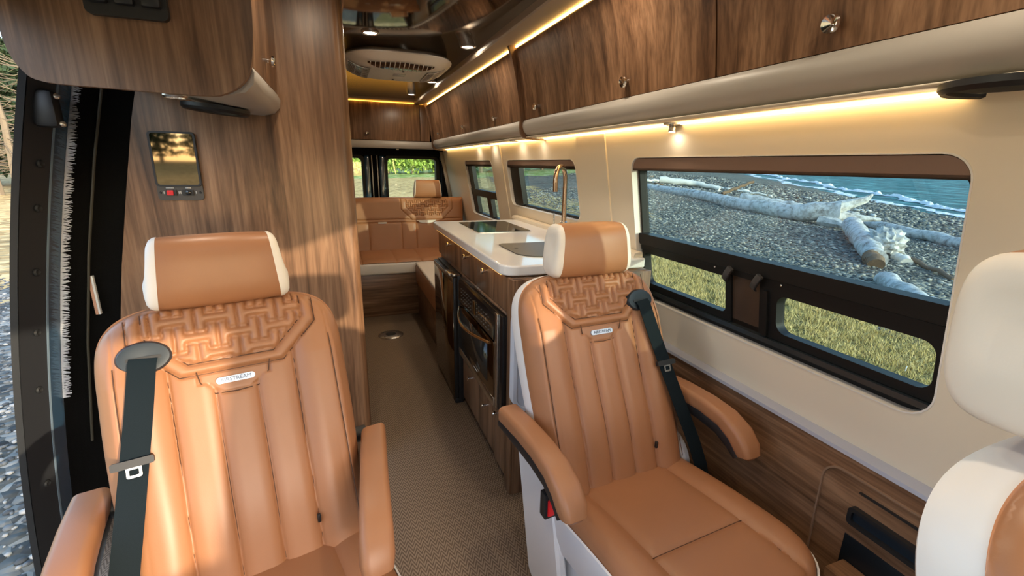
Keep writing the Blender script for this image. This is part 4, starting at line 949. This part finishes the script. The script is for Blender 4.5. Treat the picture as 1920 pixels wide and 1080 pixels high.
    if arms:
        for sx in (-1, 1):
            path = [(.048, .556), (.035, .562), (-.08, .572), (-.18, .572), (-.255, .562), (-.305, .538), (-.333, .508), (-.342, .487), (-.343, .479)]
            sp_ = splay[0 if sx < 0 else 1]; ad_ = ady[0 if sx < 0 else 1]; path = [(sx * .302 + sp_ * (y - .03), y + ad_, z) for y, z in path]
            sc = [.4, 1, 1, 1, 1.03, 1.06, 1.04, .9, .5]
            b = B().sweep(path, lambda i: [(a * sc[i], c * sc[i]) for a, c in rrect(-.034, -.026, .034, .026, .016, 4)]); o_ = b.done('armrest', TAN, t)
            B().sweep([(x, y + .010, z - .034) for x, y, z in path[1:-2]], lambda i: [(a, c * (1 if 0 < i < 5 else .6)) for a, c in rrect(-.031, -.019, .031, .019, .008, 2)]).done('armrest_base', BLACK, t)
            B().tube([(sx * .255, .02, .54), (sx * .295, .02, .54)], .022, 14).done('arm_pivot', BLACK, t)
    # stitched seams
    def seamline(pts): return B().tube([on_back(u, v, .0009) for u, v in pts], .0011, 5)
    bb_ = B()
    def add_(pts): bb_.tube([on_back(u, v, .0009) for u, v in pts], .0012, 5, cap=False)
    for u in (-.043, .043): add_([(u, .01 + .405 * k / 30) for k in range(31)])
    for sg in (-1, 1):
        add_([(sg * (.128 + .010 * max(0, v - .3)), v) for v in [.01 + .47 * k / 34 for k in range(35)]]); add_([(sg * .218, v) for v in [.02 + .50 * k / 34 for k in range(35)]])
    def oct_(hu, c0, hv, ch, top=.65): return [(-hu, min(top, c0 + hv)), (-hu, c0 - hv + ch)] + [(-hu + ch * k / 6, c0 - hv + ch - ch * k / 6) for k in range(1, 7)] + [(-hu + ch + (2 * hu - 2 * ch) * k / 10, c0 - hv) for k in range(1, 11)] + [(hu - ch + ch * k / 6, c0 - hv + ch * k / 6) for k in range(1, 7)] + [(hu, min(top, c0 + hv))]
    add_(oct_(.192, .575, .100, .085, .62)); add_(oct_(.163, .580, .078, .075, .63))
    add_([(-.075, .482), (-.070, .455), (-.045, .425), (0, .422), (.045, .425), (.070, .455), (.075, .482)])
    bb_.done('stitching', SEAM, t)
    # badge
    bd = B(); P = rrect(-.040, -.0075, .040, .0075, .0072, 6); bd.prism(P, lambda p, q, d: bp(p, .452 + q, d), .003, .0085); bo = bd.done('badge', BADGE, t)
    me = text_mesh('AIRSTREAM', .0125, .0006); tx = bpy.data.objects.new('lettering', me); me.materials.append(BADGET); COL.objects.link(tx); tx.parent = bo
    q = Matrix(((1, 0, 0), (0, SA, -CA), (0, CA, SA))).to_4x4(); q.translation = bp(0, .452, .0092); tx.matrix_local = q
    # belt
    sx = belt
    if belt:
        b = B(); n_ = 32
        def ell(rx, ry, d): return [b.bm.verts.new(bp(sx * .163 + rx * math.cos(2 * math.pi * k / n_), .535 + ry * math.sin(2 * math.pi * k / n_), d)) for k in range(n_)]
        rg = [ell(.050, .036, .004), ell(.050, .036, .012), ell(.046, .032, .018), ell(.034, .020, .019), ell(.010, .005, .017)]
        for A, C in zip(rg, rg[1:]):
            for k in range(n_): b.bm.faces.new((A[k], A[(k + 1) % n_], C[(k + 1) % n_], C[k]))
        b.bm.faces.new(rg[-1]); gd = b.done('belt_guide', BEZEL, t)
        B().prism(rrect(sx * .163 - .031, .529, sx * .163 + .031, .537, .003), lambda p, q, d: bp(p, q, d), .0175, .0205).done('slot', BLACK, gd)
        pth = [(sx * .163, .533, .0215), (sx * .166, .52, .028), (sx * .182, .42, .030), (sx * .203, .30, .036), (sx * .224, .18, .044), (sx * .246, .06, .05), (sx * .262, -.02, .045), (sx * .275, -.07, .03)]
        b = B(); rows = []
        for k, (u, v, d) in enumerate(pth):
            hw = .0245; tw = 0
            rows.append([b.bm.verts.new(bp(u + a * hw, v + sx * a * .003, d + e)) for a, e in ((-1, 0), (1, 0), (1, .0018), (-1, .0018))])
        for A, C in zip(rows, rows[1:]):
            for k in range(4): b.bm.faces.new((A[k], A[(k + 1) % 4], C[(k + 1) % 4], C[k]))
        b.bm.faces.new(rows[0]); b.bm.faces.new(rows[-1]); bel = b.done('seat_belt', BELT, t)
        B().prism(rrect(sx * .202 - .036, .314, sx * .202 + .036, .330, .004), lambda p, q, d: bp(p, q, d), .032, .044).done('tongue_sleeve', BLACK, bel)
        B().ring(rrect(sx * .202 - .012, .293, sx * .202 + .014, .318, .004), rrect(sx * .202 - .007, .298, sx * .202 + .009, .310, .002), lambda p, q, d: bp(p, q, d), .0385, .0415).done('tongue', mat('tongue_steel', (.35, .35, .34), .3, metal=1), bel)
        if not buckle: continue_ = 0
        else: bk = B().box(-sx * .30 - .018, -.235, .395, -sx * .30 + .018, -.205, .470, .004).done('buckle', BLACK, t)
        if buckle: B().box(-sx * .30 - .010, -.239, .405, -sx * .30 + .010, -.233, .455, .002).done('release_button', RED, bk)
    tg = B().box(.121, -.005, .0, .129, .004, .022, .002); og = tg.done('fabric_tag', BLACK, t); og.location = bp(0, .065, .012)
    return t
make_seat('tan leather captain seat on the left, in front of the pantry cabinet', (-.268, 1.150, 0), R(13.5), -1, splay=(0, .30), ady=(0, -.07), buckle=False)
make_seat('tan leather captain seat on the right beside the long window', (.737, 1.157, 0), R(4.6), 1)
make_seat('white shelled front seat cut off by the right frame edge, turned side on', (.770, .100, .035), R(0), 0, arms=False, raise_=.05, rec=19, hy=.125, hs=1.13)
struct(B().box(.45, -.60, .0, 1.0, .25, .10, .01).done('trim_20', BLACK))

# ------------------------------------------------------------ rear bench
bn = thing('rear_bench', 'tan leather bench seat running across the back of the van', 'bench', (.2, 4.2, 0))
addto(bn, B().box(-.72, 3.92, .0, 1.17, 4.9, .375, .004), 'base', WOODX)
def bt(x, y):
    d = min(abs(x - .12), abs(x - .40), abs(x - .62), abs(x + .35), abs(x - .95)); return .492 + .006 * pillow(d, .05) - .004 * crease(d, .005)
b = B(); b.grid(lambda i, j: Vector((-.70 + 1.84 * i, 3.90 + .60 * j, bt(-.70 + 1.84 * i, 0) - .02 * max(0, 1 - j * 14) ** 2)), 240, 14); addto(bn, b, 'seat_cushion', TAN)
addto(bn, B().box(-.70, 3.895, .375, 1.15, 4.45, .474, .018, 3), 'cushion_border', CREAM)
def bh(x, v):
    h = 0
    for cxx in (.775, -.32):
        bnd = sdbox(x, v, cxx, .395, .250, .105, .10); inn = sdbox(x, v, cxx, .405, .205, .080, .085)
        if inn > 0: qd = quilt(x - cxx + .2, v, .0195); return .004 + .006 * pillow(qd, .008) * pillow(inn, .01) - .003 * crease(qd, .003)
        if bnd > 0: return .004 + .005 * pillow(min(bnd, -inn), .015)
        h -= .004 * crease(bnd, .005)
    d = min(abs(v - .295), abs(v - .265)); h += .004 * pillow(d, .03) - .005 * crease(d, .004)
    if v < .265: dx = min(abs(x - .22), abs(x - .52), abs(x - .66), abs(x - 1.02)); h += .004 * pillow(dx, .04) - .004 * crease(dx, .004)
    return h
def bb(i, j):
    x = -.66 + 1.80 * i; v = .50 * j; e = min(1.14 - x, x + .66, (.50 - v)); r_ = .05; ed = r_ - math.sqrt(max(0, r_ * r_ - (r_ - min(e, r_)) ** 2)); d = bh(x, v) - ed
    return Vector((x, 4.42 + v * .14 - d, .485 + v * .99))
b = B(); b.grid(bb, 420, 120); addto(bn, b, 'backrest', TAN)
addto(bn, B().prism([(4.47, .40), (4.56, .97), (4.64, .97), (4.64, .40)], YZ, -.66, 1.14), 'back_shell', TAN)
addto(bn, B().prism(rrect(.305, .742, .385, .754, .005), XZ, 4.440, 4.452), 'badge', CREAM)
addto(bn, B().prism([(.665, .765), (.855, .765), (.82, .744), (.80, .740), (.72, .740), (.70, .744)], XZ, 4.440, 4.455), 'pull_tab', CREAM)
def headr(cxx):
    def f(i, j):
        a = 2 * math.pi * i; c, s_ = math.cos(a), math.sin(a); y = (abs(c) ** .6) * (1 if c > 0 else -1) * .05; z = (abs(s_) ** .6) * (1 if s_ > 0 else -1) * .083; s = j * 2 - 1; s = s * .65 + .35 * math.sin(s * math.pi / 2)
        return Vector((cxx + s * .118 * (1 - .08 * z / .08), 4.52 + y * (1 - .1 * s ** 4), 1.062 + z))
    b = B(); b.grid(f, 36, 12, True); addto(bn, b, 'headrest', TAN)
    for sx in (-1, 1):
        b = B(); rings = []
        for kx, sc in ((1.0, 1.0), (1.06, .95), (1.08, .7)):
            rings.append([b.bm.verts.new((cxx + sx * .118 * kx * (1 - .08 * math.sin(2 * math.pi * i / 36)), 4.52 + .047 * sc * (abs(math.cos(2 * math.pi * i / 36)) ** .6) * (1 if math.cos(2 * math.pi * i / 36) > 0 else -1), 1.062 + .081 * sc * (abs(math.sin(2 * math.pi * i / 36)) ** .6) * (1 if math.sin(2 * math.pi * i / 36) > 0 else -1))) for i in range(36)])
        for A, C in zip(rings, rings[1:]):
            for k in range(36): b.bm.faces.new((A[k], A[(k + 1) % 36], C[(k + 1) % 36], C[k]))
        b.bm.faces.new(rings[-1]); b.bm.faces.new(rings[0]); addto(bn, b, 'headrest_side', CREAM)
headr(.79)
ot = thing('chaise_bench', 'short padded side bench with cream top beyond the refrigerator', 'bench', (.8, 3.3, 0))
addto(ot, B().box(.575, 2.82, .0, 1.16, 3.915, .30, .003), 'base', WOODX)
addto(ot, B().box(.555, 2.81, .30, 1.13, 3.89, .452, .012, 3), 'cushion_border', TAN)
addto(ot, B().box(.557, 2.812, .450, 1.128, 3.888, .478, .012, 3), 'cushion_top', CREAM)
